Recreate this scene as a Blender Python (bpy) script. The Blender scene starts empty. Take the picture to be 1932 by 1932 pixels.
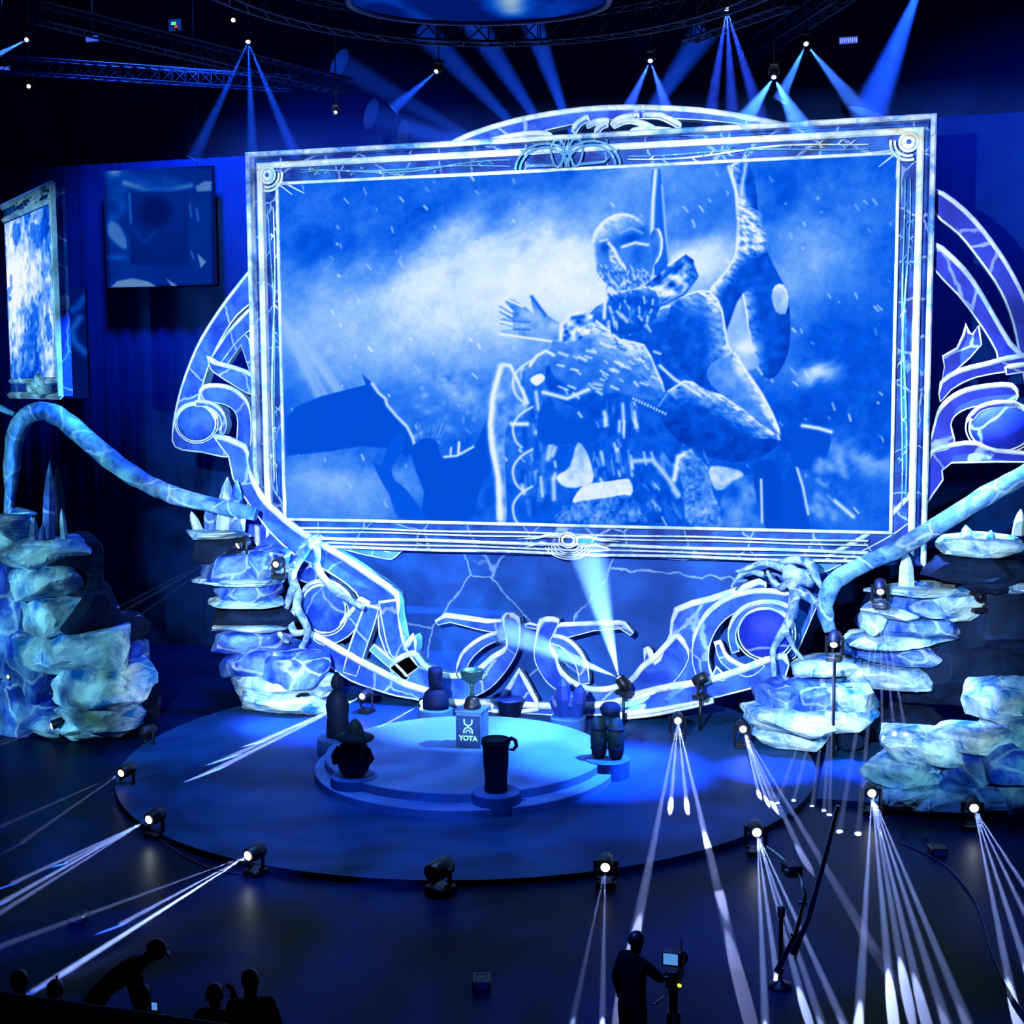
import bpy, bmesh, math, random
import numpy as np
from mathutils import Vector, Matrix, noise
from mathutils.geometry import tessellate_polygon

random.seed(7)
C = bpy.context.scene.collection
SC = bpy.context.scene

# ------------------------------------------------------------------ camera
CF, CP, CYAW, CR = 2500.0, 0.09716, -0.26666, -0.00645
CLOC = np.array([9.4966, -41.8403, 10.9769])
FW = np.array([math.sin(CYAW)*math.cos(CP), math.cos(CYAW)*math.cos(CP), -math.sin(CP)])
_r = np.array([math.cos(CYAW), -math.sin(CYAW), 0.0])
_u = np.cross(_r, FW)
RT = _r*math.cos(CR) + _u*math.sin(CR)
UP = -_r*math.sin(CR) + _u*math.cos(CR)
cam = bpy.data.objects.new('camera', bpy.data.cameras.new('camera'))
C.objects.link(cam)
M = Matrix(((RT[0], UP[0], -FW[0], CLOC[0]), (RT[1], UP[1], -FW[1], CLOC[1]), (RT[2], UP[2], -FW[2], CLOC[2]), (0, 0, 0, 1)))
cam.matrix_world = M
cam.data.sensor_width = 36.0
cam.data.lens = CF*36.0/1932.0
cam.data.clip_end = 400
SC.camera = cam

def ray(px, py):
    return FW*CF + RT*(px-966) - UP*(py-966)
def PY(px, py, Y):                       # a point of the photograph on the upright plane y = Y
    d = ray(px, py); return Vector(CLOC + d*(Y-CLOC[1])/d[1])
def PZ(px, py, Z=0.0):                   # a point of the photograph on the level plane z = Z
    d = ray(px, py); return Vector(CLOC + d*(Z-CLOC[2])/d[2])
def PXY(P):                              # the reverse, arrays (n,3) -> (n,2)
    d = P-CLOC; z = d@FW
    return np.stack([966+CF*(d@RT)/z, 966-CF*(d@UP)/z], -1)
def SCALE(Y, px=966, py=900):            # metres per photograph pixel at that depth
    a = PY(px, py, Y); return float(np.dot(np.array(a)-CLOC, FW))/CF

# ------------------------------------------------------------------ world, exposure
SC.view_settings.view_transform = 'Standard'
SC.view_settings.look = 'None'
SC.view_settings.exposure = 0.0
SC.view_settings.gamma = 1.0
SC.view_settings.use_curve_mapping = False
SC.cycles.use_denoising = True
SC.cycles.max_bounces = 4
SC.cycles.diffuse_bounces = 2
SC.cycles.glossy_bounces = 2
SC.cycles.transmission_bounces = 2
SC.cycles.volume_bounces = 0
SC.cycles.transparent_max_bounces = 8
SC.cycles.sample_clamp_indirect = 3.0
SC.cycles.caustics_reflective = False
SC.cycles.caustics_refractive = False
w = bpy.data.worlds.new('world'); SC.world = w; w.use_nodes = True
w.node_tree.nodes['Background'].inputs[0].default_value = (0.0, 0.006, 0.10, 1)
w.node_tree.nodes['Background'].inputs[1].default_value = 0.35

def area(name, loc, target, size, power, color, spread=180):
    l = bpy.data.lights.new(name, 'AREA'); l.shape = 'RECTANGLE'; l.size = size[0]; l.size_y = size[1]
    l.energy = power; l.color = color; l.spread = math.radians(spread)
    o = bpy.data.objects.new(name, l); C.objects.link(o)
    o.location = loc
    o.rotation_euler = (Vector(target)-Vector(loc)).to_track_quat('-Z', 'Y').to_euler()
    return o
def spot(name, loc, target, angle, power, color, radius=.05, blend=.3, parent=None):
    l = bpy.data.lights.new(name, 'SPOT'); l.energy = power; l.color = color
    l.spot_size = angle; l.spot_blend = blend; l.shadow_soft_size = radius
    o = bpy.data.objects.new(name, l); C.objects.link(o)
    o.location = loc
    o.rotation_euler = (Vector(target)-Vector(loc)).to_track_quat('-Z', 'Y').to_euler()
    if parent: o.parent = parent
    return o
# the house projectors that light the scenery, then added fill lamps for the drape
def projector(name, loc, target, hw, hh, power, color, lo=.0, scale=9.0, stretch=1.0, roll=0.0, radius=.2, swirl=1.2):
    """a projector: a lamp shut to a rectangle, throwing a drifting cloud picture (its own light, in its own lens space)"""
    o = spot(name, loc, target, 2*math.atan(math.hypot(hw, hh)*1.05), power, color, radius, .0)
    l = o.data; l.use_nodes = True; nt = l.node_tree; L = nt.links.new
    em = next(n for n in nt.nodes if n.type == 'EMISSION')
    tc = nt.nodes.new('ShaderNodeTexCoord'); sp = nt.nodes.new('ShaderNodeSeparateXYZ'); L(tc.outputs['Normal'], sp.inputs[0])
    def m(op, a, b=None, c=None):
        n = nt.nodes.new('ShaderNodeMath'); n.operation = op
        for k, q in enumerate((a, b, c)):
            if q is None: continue
            if isinstance(q, (int, float)): n.inputs[k].default_value = q
            else: L(q, n.inputs[k])
        return n.outputs[0]
    az = m('ABSOLUTE', sp.outputs[2]); u = m('DIVIDE', sp.outputs[0], az); v = m('DIVIDE', sp.outputs[1], az)
    def edge(x, h):                                     # soft shutter
        return m('SMOOTH_MIN', 1.0, m('MAXIMUM', 0.0, m('MULTIPLY', m('SUBTRACT', h, m('ABSOLUTE', x)), 1/(h*.12))), .1)
    mask = m('MULTIPLY', edge(u, hw), edge(v, hh))
    if lo is not None:
        cb = nt.nodes.new('ShaderNodeCombineXYZ'); L(u, cb.inputs[0]); L(m('MULTIPLY', v, stretch), cb.inputs[1])
        nz = nt.nodes.new('ShaderNodeTexNoise'); nz.inputs['Scale'].default_value = scale; nz.inputs['Detail'].default_value = 5; nz.inputs['Distortion'].default_value = swirl; nz.inputs['Detail'].default_value = 5 if swirl < 2 else 1.5
        L(cb.outputs[0], nz.inputs['Vector'])
        mr = nt.nodes.new('ShaderNodeMapRange'); L(nz.outputs[0], mr.inputs[0]); mr.inputs[1].default_value = .36; mr.inputs[2].default_value = .62; mr.inputs[3].default_value = lo; mr.inputs[4].default_value = 1.25
        mask = m('MULTIPLY', mask, mr.outputs[0])
    L(mask, em.inputs['Strength'])
    return o
K = 1.0
projector('set_projector', (3, -40, 15), (0, 0, 9.6), .37, .285, 104000*K, (.70, .86, 1), .66, 14)
projector('rock_projector', (-27, -34, 13), (-15.2, -5, 8.2), .24, .30, 44000*K, (.26, .74, 1), .10, 22)
projector('rock_projector', (16, -38, 14), (12.5, -3, 4.0), .22, .14, 34000*K, (.24, .74, 1), .10, 22)
projector('deck_gobo', (-1, -14, 24), (-.6, -7.2, 0), .50, .47, 19000*K, (.13, .34, 1), .40, 4.6, 1.0, 0, .2, 3.2)
projector('floor_gobo', (2, -30, 25), (1, -18, 0), .75, .42, 22000*K, (.03, .17, 1), -.5, 2.6, 1.0, 0, .2, 3.5)
spot('added_back_fill', (-16, 1, 29.5), (-13, 8, 12), math.radians(95), 42000, (.02, .14, 1), 1.0, .9)  # added fill lamps, unseen, in place of the lift from hall haze
spot('added_back_fill', (14, 1, 29.5), (17, 8, 14), math.radians(95), 15000, (.02, .12, 1), 1.0, .9)

# ------------------------------------------------------------------ materials
def newmat(name):
    m = bpy.data.materials.new(name); m.use_nodes = True
    nt = m.node_tree; nt.nodes.clear()
    out = nt.nodes.new('ShaderNodeOutputMaterial')
    return m, nt, out
def N(nt, t, **kw):
    n = nt.nodes.new(t)
    for k, v in kw.items():
        if k.startswith('i_'): n.inputs[int(k[2:])].default_value = v
        else: setattr(n, k, v)
    return n
def plain(name, col, rough=.5, metal=0.0, spec=.5, nscale=3.0, var=.25):
    m, nt, out = newmat(name)
    b = N(nt, 'ShaderNodeBsdfPrincipled'); nt.links.new(b.outputs[0], out.inputs[0])
    tc = N(nt, 'ShaderNodeTexCoord'); nz = N(nt, 'ShaderNodeTexNoise'); nz.inputs['Scale'].default_value = nscale
    nz.inputs['Detail'].default_value = 5
    nt.links.new(tc.outputs['Object'], nz.inputs['Vector'])
    r = N(nt, 'ShaderNodeValToRGB')
    r.color_ramp.elements[0].position = .3; r.color_ramp.elements[1].position = .7
    r.color_ramp.elements[0].color = tuple(c*(1-var) for c in col)+(1,)
    r.color_ramp.elements[1].color = tuple(min(1, c*(1+var)) for c in col)+(1,)
    nt.links.new(nz.outputs[0], r.inputs[0]); nt.links.new(r.outputs[0], b.inputs['Base Color'])
    b.inputs['Roughness'].default_value = rough; b.inputs['Metallic'].default_value = metal
    b.inputs['Specular IOR Level'].default_value = spec
    if name.startswith(('dark_glossy', 'blue_deck')): b.inputs['Specular Tint'].default_value = (.35, .55, 1, 1)
    return m
def marble(name, dark, light, vein, vscale=.55, nscale=.9, lo=.42, hi=.75, vw=.02, rough=.6, bump=0.0):
    """scenery: projected clouds and pale crack lines put into the base colour"""
    m, nt, out = newmat(name); L = nt.links.new
    b = N(nt, 'ShaderNodeBsdfPrincipled'); L(b.outputs[0], out.inputs[0])
    tc = N(nt, 'ShaderNodeTexCoord')
    nz = N(nt, 'ShaderNodeTexNoise'); nz.inputs['Scale'].default_value = nscale; nz.inputs['Detail'].default_value = 8
    nz.inputs['Roughness'].default_value = .65; nz.inputs['Distortion'].default_value = .6
    L(tc.outputs['Object'], nz.inputs['Vector'])
    r = N(nt, 'ShaderNodeValToRGB'); r.color_ramp.elements[0].position = lo; r.color_ramp.elements[1].position = hi
    r.color_ramp.elements[0].color = dark+(1,); r.color_ramp.elements[1].color = light+(1,)
    L(nz.outputs[0], r.inputs[0])
    wv = N(nt, 'ShaderNodeTexNoise'); wv.inputs['Scale'].default_value = 1.7; wv.inputs['Detail'].default_value = 4
    L(tc.outputs['Object'], wv.inputs['Vector'])
    mx = N(nt, 'ShaderNodeMix', data_type='RGBA'); mx.inputs[0].default_value = .25
    L(tc.outputs['Object'], mx.inputs[6]); L(wv.outputs[1], mx.inputs[7])
    vo = N(nt, 'ShaderNodeTexVoronoi', feature='DISTANCE_TO_EDGE'); vo.inputs['Scale'].default_value = vscale
    L(mx.outputs[2], vo.inputs['Vector'])
    vr = N(nt, 'ShaderNodeValToRGB'); vr.color_ramp.elements[0].position = vw*.4; vr.color_ramp.elements[1].position = vw
    vr.color_ramp.elements[0].color = (1, 1, 1, 1); vr.color_ramp.elements[1].color = (0, 0, 0, 1)
    L(vo.outputs['Distance'], vr.inputs[0])
    mm = N(nt, 'ShaderNodeMath', operation='MULTIPLY'); L(vr.outputs[0], mm.inputs[0]); L(wv.outputs[0], mm.inputs[1])
    m2 = N(nt, 'ShaderNodeMix', data_type='RGBA'); L(mm.outputs[0], m2.inputs[0]); L(r.outputs[0], m2.inputs[6])
    m2.inputs[7].default_value = vein+(1,)
    L(m2.outputs[2], b.inputs['Base Color']); b.inputs['Roughness'].default_value = rough
    b.inputs['Specular IOR Level'].default_value = .25
    if bump:
        bp = N(nt, 'ShaderNodeBump'); bp.inputs['Strength'].default_value = bump; bp.inputs['Distance'].default_value = .15
        L(nz.outputs[0], bp.inputs['Height']); L(bp.outputs[0], b.inputs['Normal'])
    return m
def glow(name, col, s):
    m, nt, out = newmat(name)
    e = N(nt, 'ShaderNodeEmission'); e.inputs[0].default_value = col+(1,); e.inputs[1].default_value = s
    nt.links.new(e.outputs[0], out.inputs[0]); return m
def picture(name, s=1.0):
    m, nt, out = newmat(name)
    a = N(nt, 'ShaderNodeVertexColor', layer_name='picture')
    e = N(nt, 'ShaderNodeEmission'); e.inputs[1].default_value = s
    nt.links.new(a.outputs[0], e.inputs[0]); nt.links.new(e.outputs[0], out.inputs[0]); return m
def haze(name, dens, g=.5, col=(1, 1, 1)):
    m, nt, out = newmat(name)
    v = N(nt, 'ShaderNodeVolumeScatter'); v.inputs['Color'].default_value = col+(1,)
    v.inputs['Density'].default_value = dens; v.inputs['Anisotropy'].default_value = g
    nt.links.new(v.outputs[0], out.inputs['Volume']); return m

MT = dict(
    blue=marble('painted_blue_scenery', (.004, .045, .50), (.07, .22, .84), (.55, .72, .96), vscale=.5, lo=.40, hi=.72, vw=.016),
    indigo=marble('painted_indigo_scenery', (.006, .02, .42), (.03, .06, .75), (.45, .6, .95), vscale=.45, lo=.4, hi=.8, vw=.016),
    navy=marble('painted_navy_recess', (.001, .02, .24), (.02, .17, .72), (.4, .6, .95), vscale=.8, lo=.42, hi=.72, vw=.02),
    pool=marble('frozen_pool_panel', (.001, .045, .32), (.005, .12, .62), (.4, .65, .95), vscale=.28, nscale=.5, lo=.35, hi=.8, vw=.006),
    pale=marble('projected_edge_white', (.34, .58, .92), (.86, .9, .95), (.4, .6, .95), vscale=.9, nscale=1.4, lo=.36, hi=.54, vw=.02),  # bright projected edges put into the colour
    edgelight=marble('projected_edge_moulding', (.05, .22, .68), (.80, .88, .95), (.2, .45, .9), vscale=.9, nscale=.9, lo=.40, hi=.58, vw=.03),  # patchy projected light put into the moulding colour
    edge=marble('projected_edge_side', (.05, .25, .55), (.2, .45, .8), (.6, .8, .95), vscale=.9, lo=.35, hi=.7),  # cut-out sides lighter than the fronts, edge light put into the colour
    root=marble('painted_root', (.02, .12, .55), (.55, .75, .92), (.85, .92, 1), vscale=1.3, nscale=1.6, lo=.40, hi=.66, vw=.04, bump=.4),
    bark=marble('painted_branch', (.01, .10, .50), (.28, .58, .74), (.75, .9, .98), vscale=.9, nscale=1.3, lo=.38, hi=.66, vw=.03, bump=.4),
    ice=marble('painted_ice_rock', (.008, .17, .52), (.66, .88, .90), (.85, .95, .98), vscale=.7, nscale=.6, lo=.42, hi=.58, vw=.014, bump=.35),
    iceblue=marble('painted_blue_ice_rock', (.005, .05, .48), (.26, .52, .82), (.7, .86, 1), vscale=.6, nscale=.6, lo=.45, hi=.70, vw=.025, bump=.3),
    rockdark=marble('unlit_dark_rock', (.0006, .006, .03), (.002, .018, .07), (.002, .02, .08), vscale=.6, nscale=.6, rough=.85),  # dark copy of the ice rock, shade put into its colour
    deck=plain('blue_deck_laminate', (.009, .048, .155), .5, 0, .08, .6, .2),
    dais=plain('pale_blue_dais_top', (.09, .20, .48), .45, 0, .2, .8, .15),
    daisside=plain('dais_side', (.03, .11, .36), .5, 0, .2),
    floor=plain('dark_glossy_floor', (.0008, .007, .048), .42, 0, .05, .35, .4),
    wall=plain('dark_hall_wall', (.004, .020, .12), .9, 0, .1, .2, .3),
    drape=plain('dark_blue_drape', (.001, .020, .12), .95, 0, .1, .3, .2),
    roof=plain('dark_hall_ceiling', (.002, .010, .06), .9, 0, .1),
    black=plain('black_plastic', (.003, .004, .010), .45),
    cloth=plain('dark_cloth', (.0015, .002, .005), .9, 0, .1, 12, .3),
    skin=plain('skin_in_the_dark', (.006, .005, .006), .6, 0, .2),
    metal=plain('dull_truss_metal', (.018, .05, .13), .5, .3, .3, 6, .2),
    chrome=plain('polished_metal', (.5, .6, .7), .2, 1.0),
    gold=plain('green_gold_metal', (.10, .28, .25), .3, .8),
    statue=plain('dark_painted_statue', (.0012, .006, .03), .6, 0, .1),
    olive=plain('dark_green_painted_statue', (.003, .02, .035), .6, 0, .1),
    crystal=plain('blue_painted_crystal', (.006, .035, .30), .4),
    plinthbox=plain('dark_pedestal_panel', (.01, .05, .20), .4),
    pedside=plain('pedestal_side', (.05, .16, .42), .45),
    lens=glow('lit_lens', (.85, .93, 1), 30),
    lenssoft=glow('lit_lens_soft', (.75, .85, 1), 6),
    warm=glow('warm_lens', (1, .82, .62), 5),
    led=glow('blue_led', (.05, .12, .9), 1.0),
    ledpale=glow('pale_led_strip', (.75, .85, .8), .8),
    green=glow('green_indicator', (.1, 1, .2), 1.5), red=glow('red_indicator', (.9, .12, .05), .7),
    yellow=glow('yellow_indicator', (.9, .8, .05), 1.2),
    logo=glow('lit_cyan_lettering', (.35, .88, 1), 1.3),
    monitor=glow('small_monitor_glow', (.1, .35, .9), .8),
    pict=picture('video_picture'), pictdim=picture('dim_projection'),
)

# ------------------------------------------------------------------ mesh helpers
class MB:
    def __init__(s): s.v = []; s.f = []; s.m = []; s.sm = []
    def add(s, vs, fs, mi=0, smooth=False):
        o = len(s.v); s.v += [tuple(v) for v in vs]
        for f in fs:
            s.f.append(tuple(i+o for i in f)); s.m.append(mi); s.sm.append(smooth)
        return s
    def box(s, c, d, mi=0, rot=0.0, bev=0.0):
        x, y, z = [a/2 for a in d]; cr, sr = math.cos(rot), math.sin(rot)
        if bev:
            b = min(bev, x*.45, y*.45, z*.45)
            prof = []
            for (sx, sy) in ((1, 1), (-1, 1), (-1, -1), (1, -1)):
                q = [(sx*x, sy*(y-b)), (sx*(x-b), sy*y)]
                if sx*sy < 0: q.reverse()
                prof += q
            rings = []
            for zz, k in ((-z, b), (-z+b, 0), (z-b, 0), (z, b)):
                rings.append([(px*(1-k/x), py*(1-k/y), zz) for px, py in prof])
            vs = [v for r in rings for v in r]
            fs = [tuple(reversed(range(8))), tuple(range(24, 32))]
            for k in range(3):
                for i in range(8): fs.append((k*8+i, k*8+(i+1) % 8, k*8+8+(i+1) % 8, k*8+8+i))
        else:
            vs = [(-x, -y, -z), (x, -y, -z), (x, y, -z), (-x, y, -z), (-x, -y, z), (x, -y, z), (x, y, z), (-x, y, z)]
            fs = [(0, 3, 2, 1), (4, 5, 6, 7), (0, 1, 5, 4), (1, 2, 6, 5), (2, 3, 7, 6), (3, 0, 4, 7)]
        vs = [(c[0]+a*cr-b_*sr, c[1]+a*sr+b_*cr, c[2]+e) for a, b_, e in vs]
        return s.add(vs, fs, mi)
    def tube(s, pts, rad, n=8, mi=0, closed=False, cap=True, smooth=True, flat=1.0):
        pts = [Vector(p) for p in pts]; k = len(pts)
        if not hasattr(rad, '__len__'): rad = [rad]*k
        tg = []
        for i in range(k):
            a = pts[(i-1) % k] if (closed or i > 0) else pts[i]
            b = pts[(i+1) % k] if (closed or i < k-1) else pts[i]
            t = b-a
            tg.append(t.normalized() if t.length > 1e-9 else Vector((0, 0, 1)))
        ref = Vector((0, 1, 0)) if abs(tg[0].y) < .9 else Vector((1, 0, 0))
        vs = []; nrm = (ref-tg[0]*ref.dot(tg[0])).normalized()
        for i in range(k):
            nrm = nrm-tg[i]*nrm.dot(tg[i])
            nrm = nrm.normalized() if nrm.length > 1e-6 else tg[i].orthogonal().normalized()
            bn = tg[i].cross(nrm)
            for j in range(n):
                a = 2*math.pi*j/n
                vs.append(pts[i]+(nrm*math.cos(a)*flat+bn*math.sin(a))*rad[i])
        fs = []
        for i in range(k if closed else k-1):
            i2 = (i+1) % k
            for j in range(n): fs.append((i*n+j, i*n+(j+1) % n, i2*n+(j+1) % n, i2*n+j))
        s.add(vs, fs, mi, smooth)
        if cap and not closed:
            o = len(s.v)-len(vs)
            s.f.append(tuple(o+j for j in reversed(range(n)))); s.m.append(mi); s.sm.append(False)
            s.f.append(tuple(o+(k-1)*n+j for j in range(n))); s.m.append(mi); s.sm.append(False)
        return s
    def lathe(s, prof, c=(0, 0, 0), n=24, mi=0, smooth=True, sx=1.0, sy=1.0):
        vs = []; fs = []
        for r, z in prof:
            for j in range(n):
                a = 2*math.pi*j/n; vs.append((c[0]+sx*r*math.cos(a), c[1]+sy*r*math.sin(a), c[2]+z))
        for i in range(len(prof)-1):
            for j in range(n): fs.append((i*n+j, i*n+(j+1) % n, (i+1)*n+(j+1) % n, (i+1)*n+j))
        s.add(vs, fs, mi, smooth)
        o = len(s.v)-len(vs); k = len(prof)-1
        s.f.append(tuple(o+j for j in reversed(range(n)))); s.m.append(mi); s.sm.append(False)
        s.f.append(tuple(o+k*n+j for j in range(n))); s.m.append(mi); s.sm.append(False)
        return s
    def prism_y(s, pts, Y, depth, mf=0, ms=1):
        """flat outline (x,z) with its face at y=Y, going back by depth"""
        n = len(pts)
        ar = sum(pts[i][0]*pts[(i+1) % n][1]-pts[(i+1) % n][0]*pts[i][1] for i in range(n))
        if ar < 0: pts = list(reversed(pts))
        tri = tessellate_polygon([[Vector((p[0], p[1], 0)) for p in pts]])
        vs = [(p[0], Y, p[1]) for p in pts]+[(p[0], Y+depth, p[1]) for p in pts]
        fr = []
        for t in tri:
            a, b, c = [pts[i] for i in t]
            if (b[0]-a[0])*(c[1]-a[1])-(c[0]-a[0])*(b[1]-a[1]) < 0: t = (t[0], t[2], t[1])
            fr.append(tuple(t))
        s.add(vs, fr, mf)
        o = len(s.v)-2*n
        for t in fr:
            s.f.append(tuple(o+n+i for i in reversed(t))); s.m.append(ms); s.sm.append(False)
        for i in range(n):
            j = (i+1) % n
            s.f.append((o+j, o+i, o+n+i, o+n+j)); s.m.append(ms); s.sm.append(False)
        return pts
    def build(s, name, mats, parent=None, loc=(0, 0, 0)):
        me = bpy.data.meshes.new(name)
        me.from_pydata(s.v, [], s.f)
        if not isinstance(mats, (list, tuple)): mats = [mats]
        for m in mats: me.materials.append(m)
        me.polygons.foreach_set('material_index', s.m)
        me.polygons.foreach_set('use_smooth', s.sm)
        me.update()
        o = bpy.data.objects.new(name, me); C.objects.link(o); o.location = loc
        if parent: o.parent = parent
        return o

def tag(o, label, cat, group=None, kind=None):
    o['label'] = label; o['category'] = cat
    if group: o['group'] = group
    if kind: o['kind'] = kind
    return o
def thing(name, label, cat, loc=(0, 0, 0), rotz=0, group=None):
    o = bpy.data.objects.new(name, None); C.objects.link(o); o.empty_display_size = .2
    o.location = loc; o.rotation_euler = (0, 0, rotz)
    return tag(o, label, cat, group)
def struct(o): o['kind'] = 'structure'; return o

def crom(p, k=4, closed=True):
    n = len(p); out = []
    g = (lambda i: p[i % n]) if closed else (lambda i: p[max(0, min(n-1, i))])
    for i in range(n if closed else n-1):
        a, b, c, d = g(i-1), g(i), g(i+1), g(i+2)
        for j in range(k):
            t = j/k
            out.append(tuple(.5*((2*b[q])+(-a[q]+c[q])*t+(2*a[q]-5*b[q]+4*c[q]-d[q])*t*t+(-a[q]+3*b[q]-3*c[q]+d[q])*t**3) for q in range(len(b))))
    if not closed: out.append(tuple(p[-1]))
    return out
def cutout(name, px, Y, depth, parent, lip=.10, thin=.02, smooth=3, front='blue', kind=None, off=None):
    """a thick cut-out scenery piece; projected edge light shaped as a pale lip, heavier where the outline faces up"""
    if smooth: px = crom(px, smooth)
    pts = []
    for a, b in px:
        q = PY(a, b, Y); pts.append((q.x, max(q.z, DZ+.012)))
    mb = MB(); pts = mb.prism_y(pts, Y, depth)
    n = len(pts); rad = []
    for i in range(n):
        a, b = pts[(i-1) % n], pts[(i+1) % n]
        t = Vector((b[0]-a[0], b[1]-a[1]))
        up = -t.x/t.length if t.length > 1e-6 else 0          # outward normal (counter-clockwise outline) = (tz,-tx)
        rad.append(up)
    sm = [(rad[i-1]+2*rad[i]+rad[(i+1) % n])/4 for i in range(n)]
    rr = [thin+(lip-thin)*max(0, min(1, (u-.05)/.6)) for u in sm]
    mb.tube([(p[0], Y-.01, p[1]) for p in pts], rr, 6, 2, closed=True)
    return mb.build(name, [MT[front], MT['edge'], MT['pale']], parent)
def band(name, cl, wpx, Y, depth, parent, closed=False, k=4, **kw):
    """a cut-out strip that follows a centre line"""
    c = crom(cl, k, closed); n = len(c)
    if not hasattr(wpx, '__len__'): wpx = [wpx]*n
    else: wpx = [np.interp(i/(n-1)*(len(wpx)-1), range(len(wpx)), wpx) for i in range(n)]
    L_, R_ = [], []
    for i in range(n):
        a, b = c[max(0, i-1)], c[min(n-1, i+1)]
        t = Vector((b[0]-a[0], b[1]-a[1])).normalized(); w_ = wpx[i]/2
        L_.append((c[i][0]-t.y*w_, c[i][1]+t.x*w_)); R_.append((c[i][0]+t.y*w_, c[i][1]-t.x*w_))
    return cutout(name, L_+R_[::-1], Y, depth, parent, smooth=0, **kw)
def lens_disc(name, cpx, rx, ry, Y, parent, front='indigo', ring=True):
    """a domed oval boss in a pale ring that imitates projected edge light, heavier on top"""
    c = PY(cpx[0], cpx[1], Y); s = SCALE(Y, *cpx); a, b = rx*s, ry*s
    mb = MB(); n = 36; prof = [(1, 0), (.97, .10), (.85, .2), (.6, .3), (.3, .35), (.02, .36)]
    vs = []; fs = []
    for r, d in prof:
        for j in range(n):
            t = 2*math.pi*j/n; vs.append((c.x+a*r*math.cos(t), Y-d, c.z+b*r*math.sin(t)))
    for i in range(len(prof)-1):
        for j in range(n): fs.append((i*n+j, i*n+(j+1) % n, (i+1)*n+(j+1) % n, (i+1)*n+j))
    fs.append(tuple((len(prof)-1)*n+j for j in range(n)))
    mb.add(vs, fs, 0, True)
    o = mb.build(name, [MT[front]], parent)
    if ring:
        m2 = MB()
        for k, r_ in ((1.0, .05), (1.12, .035)):
            m2.tube([(c.x+a*k*math.cos(t), Y-.05, c.z+b*k*math.sin(t)) for t in [2*math.pi*j/40 for j in range(40)]],
                    [r_*(1.5 if math.sin(2*math.pi*j/40) > .2 else .7) for j in range(40)], 6, 0, closed=True)
        m2.build('boss_ring', [MT['pale']], o)
    return o
def rock(name, px, py, wp, hp, Y, depth, parent, mat='ice', seed=0, Z0=None):
    rnd = random.Random(seed*131+int(px)*7+int(py))
    c = PY(px, py, Y); s = SCALE(Y, px, py); ax, ay, az = wp*s/2, depth/2, hp*s/2
    bm = bmesh.new(); bmesh.ops.create_icosphere(bm, subdivisions=4, radius=1.0)
    pl = []
    for i in range(16):
        n_ = Vector((rnd.gauss(0, 1), rnd.gauss(0, 1), rnd.gauss(0, .8))).normalized()
        pl.append((n_, rnd.uniform(.62, .9)))
    pl.append((Vector((rnd.uniform(-.12, .12), -.1, 1)).normalized(), .62)); pl.append((Vector((0, 0, -1)), .6))
    o3 = Vector((rnd.uniform(0, 50), rnd.uniform(0, 50), rnd.uniform(0, 50)))
    for v in bm.verts:
        p = v.co.copy(); p = Vector((math.copysign(abs(p.x)**.75, p.x), math.copysign(abs(p.y)**.75, p.y), math.copysign(abs(p.z)**.75, p.z)))
        for n_, d in pl:
            q = p.dot(n_)-d
            if q > 0: p -= n_*q*.92
        p += p.normalized()*(.07*noise.noise(p*2.2+o3)+.03*noise.noise(p*6+o3))
        v.co = Vector((p.x*ax*1.18, p.y*ay*1.18, p.z*az*1.45))
    me = bpy.data.meshes.new(name); bm.to_mesh(me); bm.free(); me.materials.append(MT[mat])
    o = bpy.data.objects.new(name, me); C.objects.link(o); o.location = c; o.parent = parent
    if Z0 is not None:
        lo = min(v.co.z for v in me.vertices); o.location.z = Z0-lo+(DZ if (c.x-DC[0])**2+(c.y-DC[1])**2 < DR**2 else 0)
    return o

# ------------------------------------------------------------------ the hall
struct(MB().box((0, -10, -.1), (90, 90, .2)).build('floor', MT['floor']))
struct(MB().box((0, -10, 31.1), (90, 90, .2)).build('ceiling', MT['roof']))
struct(MB().box((0, 14, 15.5), (90, .4, 31)).build('wall_back', MT['wall']))
struct(MB().box((-45, -10, 15.5), (.4, 90, 31)).build('wall_left', MT['wall']))
struct(MB().box((45, -10, 15.5), (.4, 90, 31)).build('wall_right', MT['wall']))
# dark drape along the back of the stage: gathered cloth
zt = PY(250, 306, 8).z
mb = MB(); nx = 700; vs = []; fs = []
for i in range(nx+1):
    x = -36+72*i/nx
    y = 8+.035*math.sin(x*7.3)+.02*math.sin(x*17.1+1.3)
    vs += [(x, y, .02), (x, y, zt)]
for i in range(nx): fs.append((2*i, 2*i+2, 2*i+3, 2*i+1))
mb.add(vs, fs, 0, True)
d = mb.build('backdrop_drape', MT['drape'])
sol = d.modifiers.new('thick', 'SOLIDIFY'); sol.thickness = .03
tag(d, 'wide dark blue drape hanging behind the whole stage', 'drape')

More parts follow.
